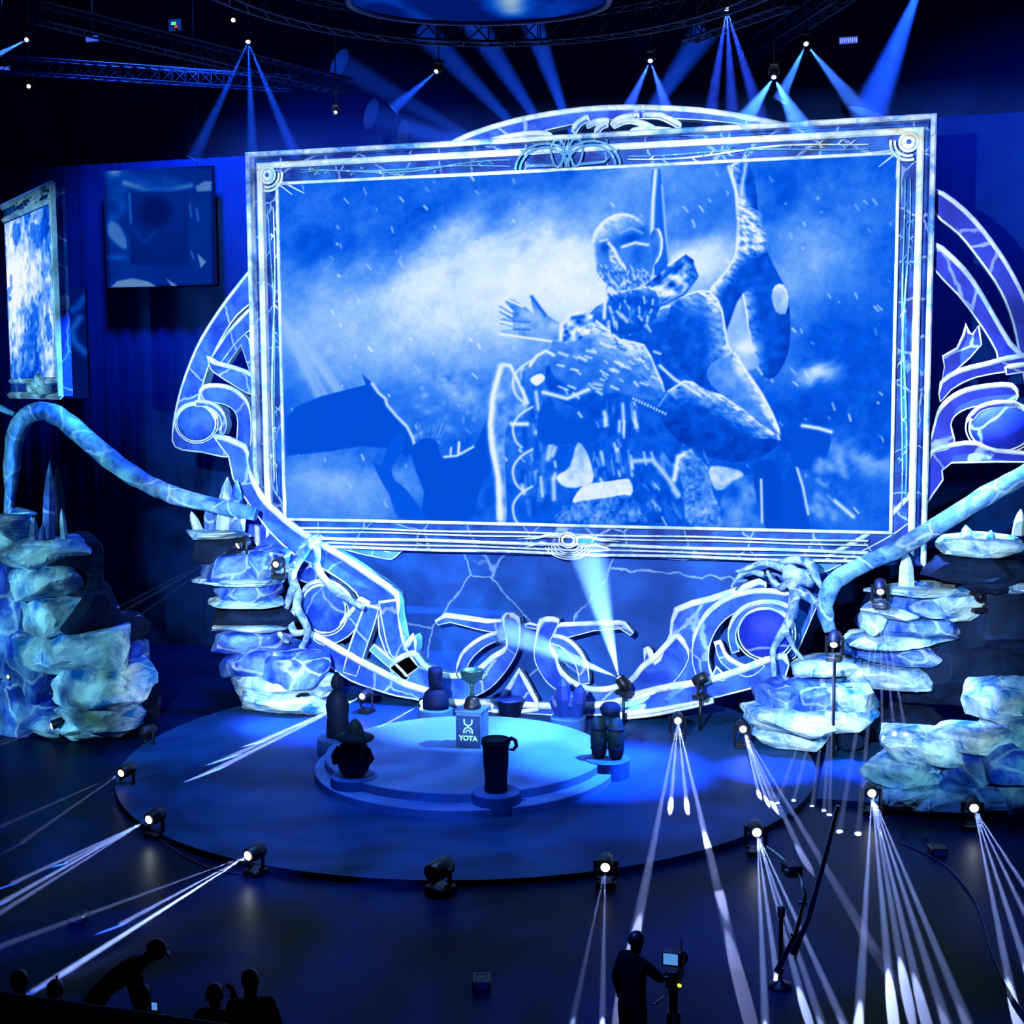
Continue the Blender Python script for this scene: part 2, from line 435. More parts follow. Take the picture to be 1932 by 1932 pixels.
# ------------------------------------------------------------------ deck and dais
DC = (-1.8, -5.5); DR = 9.95; DZ = .15
mb = MB(); n = 128
ring = [(DC[0]+DR*math.cos(2*math.pi*i/n), DC[1]+DR*math.sin(2*math.pi*i/n)) for i in range(n)]
mb.add([(x, y, 0) for x, y in ring]+[(x, y, DZ) for x, y in ring],
       [tuple(range(n, 2*n))]+[(i, (i+1) % n, n+(i+1) % n, n+i) for i in range(n)], 0)
dk = mb.build('stage_deck', MT['deck'])
tag(dk, 'large round low blue stage deck under the dais with a dark edge', 'stage')
a, b, c_, e_ = PZ(1541, 1506, DZ), PZ(1662, 1515, DZ), PZ(1700, 1400, DZ), PZ(1560, 1400, DZ)
mb = MB(); q = [(p.x, p.y) for p in (a, b, c_, e_)]
mb.add([(x, y, 0) for x, y in q]+[(x, y, DZ-.004) for x, y in q], [(4, 5, 6, 7)]+[(i, (i+1) % 4, 4+(i+1) % 4, 4+i) for i in range(4)])
tag(mb.build('deck_extension', MT['deck']), 'straight blue deck extension leading from the round deck to the right rocks', 'stage')

ZL, ZU = DZ+.22, DZ+.46
pa, pb = PZ(890, 1346, ZU), PZ(880, 1493, ZU); UC = (pa+pb)/2; UR = (pa-pb).length/2
la, lb = PZ(600, 1446, ZL), PZ(868, 1521, ZL)
UC = PZ(878, 1416, ZU); UR = 3.95; LR = UR+.25
dais = thing('dais', 'pale blue two-tier round dais in the middle of the deck', 'stage', (UC.x, UC.y, DZ))
def disc(r, z0, z1, mats, name, bev=.02, c=(0, 0, 0)):
    return MB().lathe([(r, z0), (r, z1-bev), (r-bev, z1), (.001, z1)], c, 96, 0, False).build(name, mats, dais)
disc(LR, 0, ZL-DZ, MT['dais'], 'lower_tier', .02, (.1, -.34, 0)); disc(UR, 0, ZU-DZ, MT['dais'], 'upper_tier')
plinth_px = [(638, 1390), (668, 1462), (936, 1492), (1146, 1430), (1072, 1352), (822, 1336)]
PT = DZ+.50
plinths = []
for k, (a, b) in enumerate(plinth_px):
    p = PZ(a, b, PT); r = .62 if k < 4 else .55
    MB().lathe([(r, 0), (r, PT-DZ-.02), (r-.02, PT-DZ), (.001, PT-DZ)], (p.x-UC.x, p.y-UC.y, 0), 40, 0, False).build('statue_plinth', MT['daisside'], dais)
    plinths.append(p)

# ------------------------------------------------------------------ painting helpers for the video pictures
def vnoise(X, Y, seed=0):
    r = np.random.RandomState(seed); T = r.rand(64, 64)
    xi = np.floor(X).astype(int); yi = np.floor(Y).astype(int); fx = X-xi; fy = Y-yi
    fx = fx*fx*(3-2*fx); fy = fy*fy*(3-2*fy)
    g = lambda i, j: T[(yi+j) % 64, (xi+i) % 64]
    return (g(0, 0)*(1-fx)+g(1, 0)*fx)*(1-fy)+(g(0, 1)*(1-fx)+g(1, 1)*fx)*fy
def fbm(X, Y, s, seed=0, o=5):
    t = 0; a = .5; tot = 0
    for i in range(o):
        t = t+a*vnoise(X/s+i*7.3, Y/s+i*3.1, seed+i); tot += a; a *= .5; s *= .5
    return t/tot
class Pic:
    def __init__(s, X, Y, base): s.X, s.Y, s.L = X, Y, np.zeros_like(X)+base
    def sdf(s, pts):
        X, Y = s.X, s.Y; d = np.full(X.shape, 1e9); ins = np.zeros(X.shape, bool); n = len(pts)
        for i in range(n):
            (x1, y1), (x2, y2) = pts[i][:2], pts[(i+1) % n][:2]
            ex, ey = x2-x1, y2-y1; t = np.clip(((X-x1)*ex+(Y-y1)*ey)/(ex*ex+ey*ey+1e-9), 0, 1)
            d = np.minimum(d, np.hypot(X-x1-t*ex, Y-y1-t*ey))
            c = ((y1 > Y) != (y2 > Y)) & (X < (x2-x1)*(Y-y1)/(y2-y1+1e-12)+x1); ins ^= c
        return np.where(ins, -d, d)
    def poly(s, pts, val, soft=2.0, tex=None, rim=0, rimval=1.0, rw=4, smooth=3, rimdir=None):
        if smooth: pts = crom(pts, smooth)
        d = s.sdf(pts); a = np.clip(.5-d/soft, 0, 1)
        v = val if tex is None else tex
        s.L = s.L*(1-a)+v*a
        if rim:
            r = np.exp(-((d+rw*.4)/rw)**2)*rim
            if rimdir is not None:
                cx, cy = np.mean([p[0] for p in pts]), np.mean([p[1] for p in pts])
                ang = np.arctan2(s.Y-cy, s.X-cx); r = r*np.clip(np.cos(ang-rimdir)*.8+.4, 0, 1)
            s.L = s.L*(1-r)+rimval*r
    def line(s, pts, w_, val, op=1.0):
        X, Y = s.X, s.Y; n = len(pts)
        xs = [p[0] for p in pts]; ys = [p[1] for p in pts]
        m = (X > min(xs)-4*w_) & (X < max(xs)+4*w_) & (Y > min(ys)-4*w_) & (Y < max(ys)+4*w_)
        Xm, Ym = X[m], Y[m]; d = np.full(Xm.shape, 1e9)
        for i in range(n-1):
            (x1, y1), (x2, y2) = pts[i], pts[i+1]; ex, ey = x2-x1, y2-y1
            t = np.clip(((Xm-x1)*ex+(Ym-y1)*ey)/(ex*ex+ey*ey+1e-9), 0, 1)
            d = np.minimum(d, np.hypot(Xm-x1-t*ex, Ym-y1-t*ey))
        a = np.exp(-(d/w_)**2)*op; s.L[m] = s.L[m]*(1-a)+val*a
    def blob(s, cx, cy, rx, ry, val, op=1.0, rot=0.0, p=2):
        c, n = math.cos(rot), math.sin(rot); dx, dy = s.X-cx, s.Y-cy
        u, v = (dx*c+dy*n)/rx, (-dx*n+dy*c)/ry
        a = np.exp(-(u*u+v*v)**(p/2))*op; s.L = s.L*(1-a)+val*a
RAMP = ([0, .12, .25, .45, .65, .82, 1.0],
        np.array([(0, 30, 130), (0, 62, 196), (4, 90, 234), (66, 138, 250), (136, 186, 253), (200, 228, 255), (242, 249, 255)])/255.)
def srgb2lin(c): return np.where(c <= .04045, c/12.92, ((c+.055)/1.055)**2.4)
def to_cols(L, gain=1.0):
    L = np.clip(L, 0, 1); c = np.stack([np.interp(L, RAMP[0], RAMP[1][:, k]) for k in range(3)], -1)
    return srgb2lin(c)*gain
def picture_panel(name, O, U, V, nu, nv, paint, mat, parent, gain=1.0, thick=.12):
    """a flat screen at O spanned by U and V, its picture held per vertex"""
    O, U, V = np.array(O), np.array(U), np.array(V)
    uu, vv = np.meshgrid(np.linspace(0, 1, nu+1), np.linspace(0, 1, nv+1))
    P = O+uu[..., None]*U+vv[..., None]*V
    px = PXY(P.reshape(-1, 3)+(np.array(parent.location) if parent else 0)).reshape(nv+1, nu+1, 2)
    L = paint(px[..., 0], px[..., 1], uu, vv)
    col = to_cols(L, gain).reshape(-1, 3)
    nv_ = (nu+1)*(nv+1); idx = np.arange(nv_).reshape(nv+1, nu+1)
    f = np.stack([idx[:-1, :-1], idx[:-1, 1:], idx[1:, 1:], idx[1:, :-1]], -1).reshape(-1, 4)
    me = bpy.data.meshes.new(name)
    me.vertices.add(nv_); me.vertices.foreach_set('co', P.reshape(-1))
    me.loops.add(f.size); me.loops.foreach_set('vertex_index', f.reshape(-1))
    me.polygons.add(len(f)); me.polygons.foreach_set('loop_start', np.arange(0, f.size, 4))
    me.update(calc_edges=True)
    ca = me.color_attributes.new('picture', 'FLOAT_COLOR', 'POINT')
    ca.data.foreach_set('color', np.concatenate([col, np.ones((nv_, 1))], 1).reshape(-1))
    me.materials.append(MT[mat])
    o = bpy.data.objects.new(name, me); C.objects.link(o); o.parent = parent
    return o

# ------------------------------------------------------------------ the main video wall
SW, SH, SZ = 20.0, 11.25, 12.0235
def paint_main(X, Y, u, v):
    n1 = fbm(X, Y, 160, 1); n2 = fbm(X*.8+Y*.5, Y*.9, 60, 5); n3 = fbm(X, Y, 22, 9, 4); fine = fbm(X, Y, 6, 13, 2)
    p = Pic(X, Y, .27)
    wx = (n1-.5)*120; wy = (n2-.5)*90
    p.X, p.Y = X+wx, Y+wy
    p.blob(1290, 350, 190, 90, .46, .8); p.blob(1130, 400, 90, 60, .6, .5); p.blob(1200, 330, 120, 30, .66, .6)
    p.blob(840, 570, 330, 110, .86, 1.0, -.12, 3); p.blob(1010, 500, 180, 90, .9, .9); p.blob(1120, 540, 160, 70, .97, .9)
    p.blob(640, 640, 110, 120, .55, .7); p.blob(620, 530, 60, 40, .62, .7); p.blob(800, 660, 260, 60, .72, .7)
    p.blob(1330, 500, 90, 60, .95, .9); p.blob(1560, 460, 110, 80, .62, .9, .5); p.blob(1500, 520, 70, 90, .66, .8, .4)
    p.blob(1640, 380, 60, 60, .45, .5); p.blob(1470, 350, 60, 50, .2, .7)
    p.blob(1590, 740, 130, 130, .2, .9); p.blob(1420, 650, 60, 60, .75, .7); p.blob(1530, 705, 40, 18, .85, .9)
    p.blob(1600, 940, 100, 60, .35, .8); p.blob(1620, 875, 90, 14, .66, .8, .25)
    p.blob(620, 920, 120, 70, .66, .9); p.blob(600, 960, 100, 24, .5, .8); p.blob(740, 900, 80, 40, .62, .6)
    p.blob(840, 770, 110, 60, .42, .8); p.blob(860, 740, 60, 20, .75, .6, .4)
    p.X, p.Y = X, Y
    p.L = p.L+(n3-.5)*.14+(n2-.5)*.16+(fine-.5)*.06
    for x0, x1, wd, vv_ in ((560, 640, 8, .72), (540, 615, 6, .66), (590, 650, 6, .66), (530, 600, 9, .7)):
        p.line([(x0, 610+(x0-540)), (x1, 745)], wd, vv_, .7)
    rnd = random.Random(3)
    for i in range(240):
        x, y = rnd.uniform(545, 1680), rnd.uniform(310, 960); l_ = rnd.uniform(1, 14); a = rnd.uniform(.7, 1.3)
        p.line([(x, y), (x+l_*math.cos(a), y+l_*math.sin(a))], rnd.uniform(1.0, 2.4), .95, rnd.uniform(.25, .8))
    for i in range(70):
        p.blob(rnd.uniform(780, 1000), rnd.uniform(700, 830), rnd.uniform(3, 9), rnd.uniform(3, 9), rnd.uniform(.2, .8), .5)
    # a winged beast in silhouette
    p.poly([(540, 790), (558, 768), (605, 748), (655, 735), (690, 726), (683, 706), (702, 722), (722, 748), (748, 788), (772, 815), (783, 848), (768, 862), (735, 846), (680, 842), (620, 852), (540, 860)], .2, 3, smooth=0)
    p.line([(702, 724), (715, 742), (727, 752), (730, 764), (748, 785), (768, 805), (778, 825), (784, 845)], 3, .9, .9)
    p.poly([(702, 866), (718, 878), (730, 850), (748, 815), (764, 820), (760, 850), (740, 880), (745, 905), (768, 925), (800, 975), (752, 976), (735, 935), (715, 900)], .24, 3)
    p.poly([(775, 850), (790, 832), (812, 826), (826, 840), (834, 864), (862, 862), (892, 846), (915, 800), (926, 765), (930, 880), (915, 905), (900, 940), (886, 980), (802, 980), (800, 930), (785, 890)], .2, 3, smooth=2)
    p.line([(838, 862), (862, 860), (893, 843)], 2.2, .85); p.line([(850, 858), (851, 845)], 2, .9); p.line([(865, 855), (866, 835)], 2.5, .95)
    for i in range(9): p.line([(790+i*5, 826), (786+i*7, 800+rnd.uniform(-12, 10))], 1.6, rnd.uniform(.3, .6), .8)
    # pale tusk
    p.poly([(937, 980), (935, 900), (921, 830), (926, 760), (941, 700), (950, 685), (963, 687), (980, 720), (996, 755), (985, 790), (960, 800), (952, 840), (956, 980)], .6, 2, tex=.55+.35*(n3-.5)*2)
    p.line([(945, 692), (930, 745), (925, 800), (930, 850), (940, 900), (944, 978)], 6, .97)
    p.line([(950, 688), (963, 690), (985, 735), (995, 760)], 3.5, .93)
    # warrior: rounded limbs lit from above
    tx = fbm(X+Y*.35, Y-X*.2, 15, 21, 3); t2 = fbm(X*.6+Y*.6, Y*1.6-X*.9, 9, 31, 3)
    scaly = .60+(tx-.5)*1.9; mid = .38+(n3-.5)*.5+(fine-.5)*.4
    def vol(pts, base, gain, w_, tex=.5, l=(.15, -1.0), smooth=2, edge=2.2, ev=.95):
        q = crom(pts, smooth) if smooth else pts
        d = p.sdf(q); gy, gx = np.gradient(d); gm = np.hypot(gx, gy)+1e-6
        gx, gy = gx/gm, -gy/gm                            # rows run upward on the panel, the photograph's y runs down
        t_ = np.clip(1+d/w_, 0, 1); ln = math.hypot(*l)
        sh = np.clip(t_*(gx*l[0]+gy*l[1])/ln, 0, 1)**1.3
        v = base+gain*sh*(1-tex*.5+tex*2.2*(t2-.42))+(tx-.5)*.22-.08*np.clip(t_*-(gx*l[0]+gy*l[1])/ln, 0, 1)
        a = np.clip(.5-d/2.0, 0, 1); p.L = p.L*(1-a)+np.clip(v, .1, 1)*a
        r = np.exp(-((d+1.5)/edge)**2)*np.clip((gx*l[0]+gy*l[1])/ln*1.3+.05, 0, 1); p.L = p.L*(1-r)+ev*r
    p.poly([(1230, 320), (1246, 318), (1252, 400), (1262, 480), (1268, 520), (1235, 520), (1228, 440), (1226, 380)], .3, 2, smooth=0)
    p.line([(1237, 322), (1232, 380), (1230, 440)], 4, .93); p.line([(1249, 350), (1255, 430), (1263, 500)], 2.4, .66)
    vol([(1365, 640), (1335, 560), (1358, 525), (1385, 485), (1394, 430), (1388, 360), (1378, 312), (1414, 308), (1428, 370), (1432, 430), (1450, 480), (1475, 530), (1488, 560), (1491, 640), (1478, 690), (1452, 716), (1425, 690), (1410, 620), (1400, 555), (1380, 600)], .22, .75, 30, .9, (-.9, -.5))
    p.line([(1374, 314), (1388, 360), (1393, 420), (1390, 470)], 2.6, .93); p.line([(1407, 312), (1400, 350), (1398, 400)], 4, .85, .8)
    p.poly([(1396, 390), (1408, 378), (1430, 410), (1444, 462), (1428, 480), (1400, 470)], .7, 16, tex=.62+(t2-.45)*1.6)
    vol([(1462, 540), (1478, 538), (1488, 562), (1482, 592), (1464, 588), (1456, 560)], .7, .4, 14, .8)
    p.poly([(1398, 560), (1408, 600), (1420, 660), (1432, 690), (1400, 700), (1376, 690), (1368, 640), (1380, 600)], .66, 4, tex=.66+(n3-.5)*.3); p.blob(1408, 655, 22, 12, .96, .9)
    vol([(1150, 560), (1240, 580), (1300, 570), (1340, 600), (1350, 680), (1330, 740), (1290, 830), (1250, 985), (1110, 985), (1120, 860), (1110, 780), (1040, 750), (1030, 690), (1055, 640), (1100, 600)], .24, .4, 40, .6)
    vol([(1240, 768), (1290, 718), (1345, 736), (1400, 768), (1468, 815), (1462, 845), (1415, 870), (1350, 866), (1280, 832)], .2, .95, 46, .8, (.35, -1))
    vol([(1266, 576), (1298, 554), (1340, 549), (1364, 588), (1374, 650), (1402, 704), (1382, 742), (1330, 735), (1290, 700), (1258, 640)], .25, .95, 48, .7, (.6, -1))
    vol([(1385, 664), (1342, 686), (1334, 712), (1356, 740), (1402, 772), (1462, 818), (1470, 808), (1440, 745), (1402, 690)], .5, .6, 26, .8, (.9, -.6))
    vol([(1040, 640), (1075, 600), (1120, 600), (1170, 640), (1215, 650), (1240, 700), (1255, 740), (1230, 755), (1170, 742), (1105, 740), (1050, 715), (1035, 680)], .42, .6, 60, .8)
    for i in range(70):
        x, y = rnd.uniform(1050, 1235), rnd.uniform(615, 745); p.line([(x, y), (x+rnd.uniform(4, 18), y+rnd.uniform(2, 9))], rnd.uniform(1.5, 3.2), rnd.choice([.97, .92, .85, .28]), .75)
    p.line([(1245, 690), (1272, 715), (1320, 745)], 3, .9)
    for k in range(12): p.blob(1195+k*5.5, 752+k*2.6, 2, 2.6, .96, .9)
    # hand and gauntlet
    p.poly([(1060, 640), (1030, 642), (1000, 638), (960, 634), (943, 628), (950, 622), (970, 620), (944, 612), (940, 604), (950, 600), (968, 606), (942, 590), (941, 578), (952, 576), (972, 590), (952, 570), (956, 562), (968, 565), (995, 582), (1008, 592), (1002, 570), (1004, 558), (1014, 570), (1032, 594), (1050, 606), (1070, 612)], .55, 2, tex=.56+(n3-.5)*.5, smooth=0)
    for a_ in ([(943, 630), (1000, 638), (1040, 644)], [(953, 563), (985, 578)], [(942, 583), (966, 596)], [(942, 606), (966, 611)], [(950, 576), (966, 588)]): p.line(a_, 2.2, .98)
    p.line([(1003, 560), (1028, 594)], 3.5, .3); p.line([(970, 621), (1000, 622)], 2, .35); p.line([(968, 606), (1000, 608)], 2, .38)
    p.poly([(1058, 612), (1075, 595), (1100, 590), (1125, 600), (1110, 630), (1075, 645), (1058, 645)], .6, 3, tex=scaly); p.line([(1058, 640), (1060, 612), (1078, 594), (1100, 589)], 4, .97); p.line([(1080, 600), (1100, 598)], 4, .25)
    # hanging straps and chains
    for i in range(60):
        x, y = rnd.uniform(985, 1050), rnd.uniform(690, 960); p.line([(x, y), (x+rnd.uniform(-5, 5), y+rnd.uniform(8, 40))], rnd.uniform(2, 6), rnd.choice([.16, .2, .25, .88, .45]), .8)
    for i in range(50):
        x, y = rnd.uniform(1115, 1200), rnd.uniform(755, 910); p.line([(x, y), (x+rnd.uniform(-2, 6), y+rnd.uniform(6, 30))], rnd.uniform(1.5, 4), rnd.choice([.2, .35, .9, .55]), .8)
    p.poly([(1022, 760), (1045, 770), (1070, 790), (1115, 790), (1118, 830), (1060, 838), (1015, 830)], .22, 4)
    for y in (712, 800, 880, 950): p.line(crom([(1004, y-32), (982, y-18), (968, y+4), (972, y+30), (984, y+44)], 4, False), 2.6, .9, .85)
    p.line([(965, 800), (995, 800)], 4, .95); p.line([(1025, 740), (1070, 752), (1110, 735)], 4, .9)
    p.line([(1000, 690), (1012, 672), (1030, 662), (1045, 670)], 3, .95); p.poly([(1000, 715), (1020, 705), (1028, 715), (1012, 728)], .97, 3)
    # lower folds, leather and tusk at the foot
    p.poly([(1085, 935), (1105, 915), (1150, 908), (1188, 905), (1190, 935), (1140, 940), (1085, 950)], .92, 2, tex=.9+(fine-.5)*.2)
    p.poly([(1090, 835), (1110, 860), (1118, 910), (1070, 920), (1050, 900), (1075, 880)], .85, 3, tex=.78+(n3-.5)*.6)
    p.poly([(1050, 985), (1080, 950), (1140, 940), (1192, 936), (1200, 985)], .32, 3, tex=mid)
    for i in range(90):
        x, y = rnd.uniform(1190, 1330), rnd.uniform(850, 985); p.line([(x, y), (x+rnd.uniform(2, 14), y+rnd.uniform(5, 26))], rnd.uniform(1.5, 5), rnd.choice([.16, .2, .25, .85, .45, .55]), .75)
    p.line([(1195, 870), (1232, 868), (1262, 905), (1280, 935)], 5, .75); p.line([(1295, 945), (1320, 972)], 4, .85)
    p.poly([(1285, 850), (1335, 880), (1345, 930), (1368, 990), (1300, 990), (1290, 930)], .4, 3, tex=mid+.1); p.line([(1272, 905), (1280, 862), (1290, 858)], 5, .93)
    p.poly([(1340, 880), (1395, 888), (1400, 905), (1360, 925), (1345, 915)], .8, 4, tex=.75+(n3-.5)*.6)
    p.poly([(1365, 925), (1420, 895), (1440, 940), (1445, 1000), (1370, 1000)], .42, 5, tex=.40+(n3-.5)*.5); p.poly([(1420, 880), (1470, 880), (1480, 1000), (1445, 1000)], .18, 5)
    p.line([(1436, 905), (1438, 985)], 2.5, .85); p.poly([(1470, 1010), (1475, 930), (1490, 885), (1503, 877), (1515, 920), (1525, 970), (1522, 1010)], .2, 3); p.line([(1503, 880), (1515, 920), (1525, 970)], 2.5, .85)
    p.poly([(1500, 810), (1512, 802), (1565, 815), (1560, 860), (1540, 885), (1500, 880), (1490, 850)], .2, 4); p.line([(1514, 803), (1545, 808), (1568, 815)], 3.5, .95)
    for i in range(40):
        x, y = rnd.uniform(1530, 1600), rnd.uniform(860, 985); p.blob(x, y, rnd.uniform(4, 14), rnd.uniform(3, 10), rnd.choice([.2, .25, .7, .6]), .6, .6)
    p.line([(1575, 945), (1610, 975)], 4, .85)
    # shoulder plate
    p.poly([(1170, 580), (1190, 560), (1240, 520), (1292, 478), (1308, 490), (1317, 520), (1300, 545), (1250, 570), (1225, 610), (1190, 628), (1160, 610)], .5, 2, tex=.55+(tx-.5)*1.8, smooth=1)
    p.line([(1225, 545), (1262, 515), (1292, 480), (1306, 500), (1316, 520)], 2.4, .25); p.line([(1262, 500), (1292, 478)], 3, .95); p.line([(1240, 580), (1290, 556), (1314, 525)], 2.5, .3)
    # head, turned down to the left
    vol([(1150, 556), (1142, 590), (1150, 620), (1185, 632), (1235, 602), (1246, 560), (1222, 540)], .24, .5, 20, .9)
    vol([(1228, 440), (1242, 431), (1250, 452), (1247, 482), (1232, 502), (1226, 480)], .35, .6, 10, .4, (.9, -.4))
    vol([(1122, 490), (1118, 456), (1126, 432), (1146, 412), (1172, 403), (1196, 408), (1216, 424), (1228, 450), (1232, 490), (1226, 528), (1190, 547), (1158, 545), (1140, 532), (1126, 512)], .42, .55, 44, .5, (-.5, -.9), edge=3)
    p.blob(1190, 450, 24, 11, .14, .85, -.22); p.blob(1141, 468, 11, 12, .15, .85); p.blob(1205, 484, 13, 22, .2, .6, .3); p.blob(1214, 434, 10, 9, .18, .6); p.blob(1160, 514, 26, 5, .2, .55, .1)
    p.poly([(1150, 470), (1158, 466), (1170, 488), (1180, 506), (1168, 512), (1154, 508), (1150, 490)], .6, 5, tex=.62+(t2-.45)*.8)
    p.line([(1148, 458), (1156, 468), (1170, 494), (1180, 506)], 2.8, .95); p.line([(1174, 466), (1198, 458), (1222, 462)], 3, .9); p.line([(1170, 440), (1192, 430), (1212, 440)], 2.4, .7, .7); p.line([(1132, 455), (1146, 452)], 2.4, .8)
    for i in range(110):
        x, y = rnd.uniform(1128, 1224), rnd.uniform(500, 546); p.line([(x, y), (x+rnd.uniform(-4, 8), y+rnd.uniform(3, 10))], 1.6, rnd.choice([.92, .85, .75, .3]), .6)
    for i in range(60):
        x, y = rnd.uniform(1145, 1235), rnd.uniform(548, 622); p.line([(x, y), (x+rnd.uniform(-6, 10), y+rnd.uniform(5, 14))], rnd.uniform(1.5, 3.5), rnd.choice([.92, .2, .2, .16, .5]), .75)
    p.line([(1135, 535), (1142, 565), (1140, 600)], 3.5, .93)
    return p.L
vw = thing('video_wall', 'huge video wall in the ornate frame showing a warrior in a snowstorm', 'screen', (0, .12, SZ-SH/2))
picture_panel('screen_picture', (-SW/2, -.12, 0), (SW, 0, 0), (0, 0, SH), 720, 405, paint_main, 'pict', vw)
MB().box((0, .2, SH/2), (SW+.1, .55, SH+.1)).build('screen_cabinet', MT['black'], vw)

# ------------------------------------------------------------------ the ornate frame around it
fr = thing('screen_frame', 'ornate blue and white frame with corner roundels around the huge video wall', 'frame', (0, 0, SZ))
def rect_ring(name, o0, o1, Y, depth, mat, bot=True, parent=None, boto=None):
    """a rectangular moulding between two offsets outside the screen edge"""
    mb = MB(); hx, hz = SW/2, SH/2
    a = [(-hx-o1, -hz-o1), (hx+o1, -hz-o1), (hx+o1, hz+o1), (-hx-o1, hz+o1)]
    b = [(-hx-o0, -hz-o0), (hx+o0, -hz-o0), (hx+o0, hz+o0), (-hx-o0, hz+o0)]
    ch = min(.05, (o1-o0)*.3)
    def ins(p, k): return [(x+(-k if x > 0 else k), z+(-k if z > 0 else k)) for x, z in p]
    a2, b2 = ins(a, ch), ins(b, -ch)
    V = [(x, Y+ch, z) for x, z in a]+[(x, Y, z) for x, z in a2]+[(x, Y, z) for x, z in b2]+[(x, Y+ch, z) for x, z in b]+[(x, Y+depth, z) for x, z in b]+[(x, Y+depth, z) for x, z in a]
    F = []
    for k in range(4):
        j = (k+1) % 4
        if k == 0 and not bot: continue
        for r in range(6):
            r2 = (r+1) % 6
            F.append((r*4+k, r*4+j, r2*4+j, r2*4+k))
    mb.add(V, F); return mb.build(name, mat, parent or fr)
rect_ring('recessed_panel', .02, 1.08, .12, .5, MT['navy'])
rect_ring('inner_lip', .0, .10, -.10, .3, MT['pale'])
rect_ring('inner_moulding', .56, .76, -.16, .5, MT['pale'], bot=False)
rect_ring('dark_groove', .76, .92, .02, .5, MT['navy'], bot=False)
rect_ring('outer_moulding', .94, 1.10, -.30, .8, MT['edgelight'], bot=False)
hx, hz = SW/2, SH/2
mb = MB()
for z, r_ in ((-.32, .035), (-.44, .03), (-.66, .06), (-.82, .035), (-.96, .05)):
    mb.tube([(x, -.12, -hz+z+.015*math.sin(x*1.1+z*9)) for x in np.linspace(-9.6, 9.4, 60)], r_, 6)
mb.build('bottom_moulding', MT['pale'], fr)
# thorny vines in the recess: each a wavy stem with thorns
def vine(p0, p1, amp, nth, seed, r=.035):
    rnd = random.Random(seed); mb = MB(); p0, p1 = Vector(p0), Vector(p1); d = p1-p0; L_ = d.length; t_ = d.normalized(); n_ = Vector((-t_.z, 0, t_.x))
    pts = [p0+d*(i/40)+n_*(amp*math.sin(i/40*math.pi*2.4+seed)) for i in range(41)]
    mb.tube(pts, [r*(.6+.4*math.sin(math.pi*i/40)) for i in range(41)], 6)
    for k in range(nth):
        i = rnd.randrange(2, 38); s_ = rnd.choice([-1, 1]); b = pts[i]
        mb.tube([b, b+t_*.09+n_*s_*.09, b+t_*.2+n_*s_*.12], [r*1.1, r*.7, r*.15], 5)
        if rnd.random() < .35: mb.lathe([(.01, -.05), (.055, 0), (.01, .05)], b+n_*s_*.1, 8)
    return mb.build('thorny_vine', MT['edge' if seed % 3 else 'pale'], fr)
for k, (a, b, am, nt_) in enumerate([
        ((-9.2, -.02, hz+.30), (-1.9, -.02, hz+.36), .10, 9), ((-9.2, -.02, hz+.44), (-1.9, -.02, hz+.24), .05, 6),
        ((1.9, -.02, hz+.26), (9.2, -.02, hz+.42), .08, 9), ((1.9, -.02, hz+.40), (9.2, -.02, hz+.26), .05, 6),
        ((-hx-.36, -.02, hz-.7), (-hx-.30, -.02, -4.9), .06, 10), ((-hx-.2, -.02, hz-.7), (-hx-.46, -.02, -4.4), .05, 8),
        ((hx+.36, -.02, hz-.7), (hx+.30, -.02, -4.9), .06, 10), ((hx+.2, -.02, hz-.7), (hx+.46, -.02, -4.6), .05, 8)]):
    vine(a, b, am, nt_, k+1)
for s_ in (-1, 1):
    mb = MB(); c = (s_*(hx+.33), 0, hz+.33)
    for r_, t in ((.12, .10), (.26, .05), (.40, .045), (.52, .05)):
        full = r_ < .3
        rng = [2*math.pi*i/40 for i in range(40)] if full else [(-.62 if s_ > 0 else -2.9)*1.0+(-math.pi*.62)*0+i/40*1.0*math.pi*.0 for i in range(0)]
        if not full:
            a0, a1 = ((math.pi*.95, math.pi*1.6) if s_ > 0 else (-math.pi*.6, math.pi*.05)); rng = [a0+(a1-a0)*i/40 for i in range(41)]
        mb.tube([(c[0]+r_*math.cos(a), -.14, c[2]+r_*math.sin(a)) for a in rng], t, 6, closed=full)
    for k in range(3):
        a = (math.pi*1.22 if s_ > 0 else -math.pi*.22)+(k-1)*.25
        mb.tube([(c[0]+.5*math.cos(a), -.12, c[2]+.5*math.sin(a)), (c[0]+1.1*math.cos(a)+(k-1)*.3, -.08, c[2]+1.05*math.sin(a)-.2*(k-1))], [.045, .015], 5)
    ro = mb.build('corner_roundel', MT['pale'], fr)
    MB().lathe([(.2, .0), (.16, .08), (.02, .1)], (0, 0, 0), 24).build('roundel_boss', MT['blue'], ro)
    b_ = ro.children[0]; b_.location = (c[0], -.12, c[2]); b_.rotation_euler = (math.pi/2, 0, 0)
mb = MB()                                                    # crest: two arcs and a heart of loops
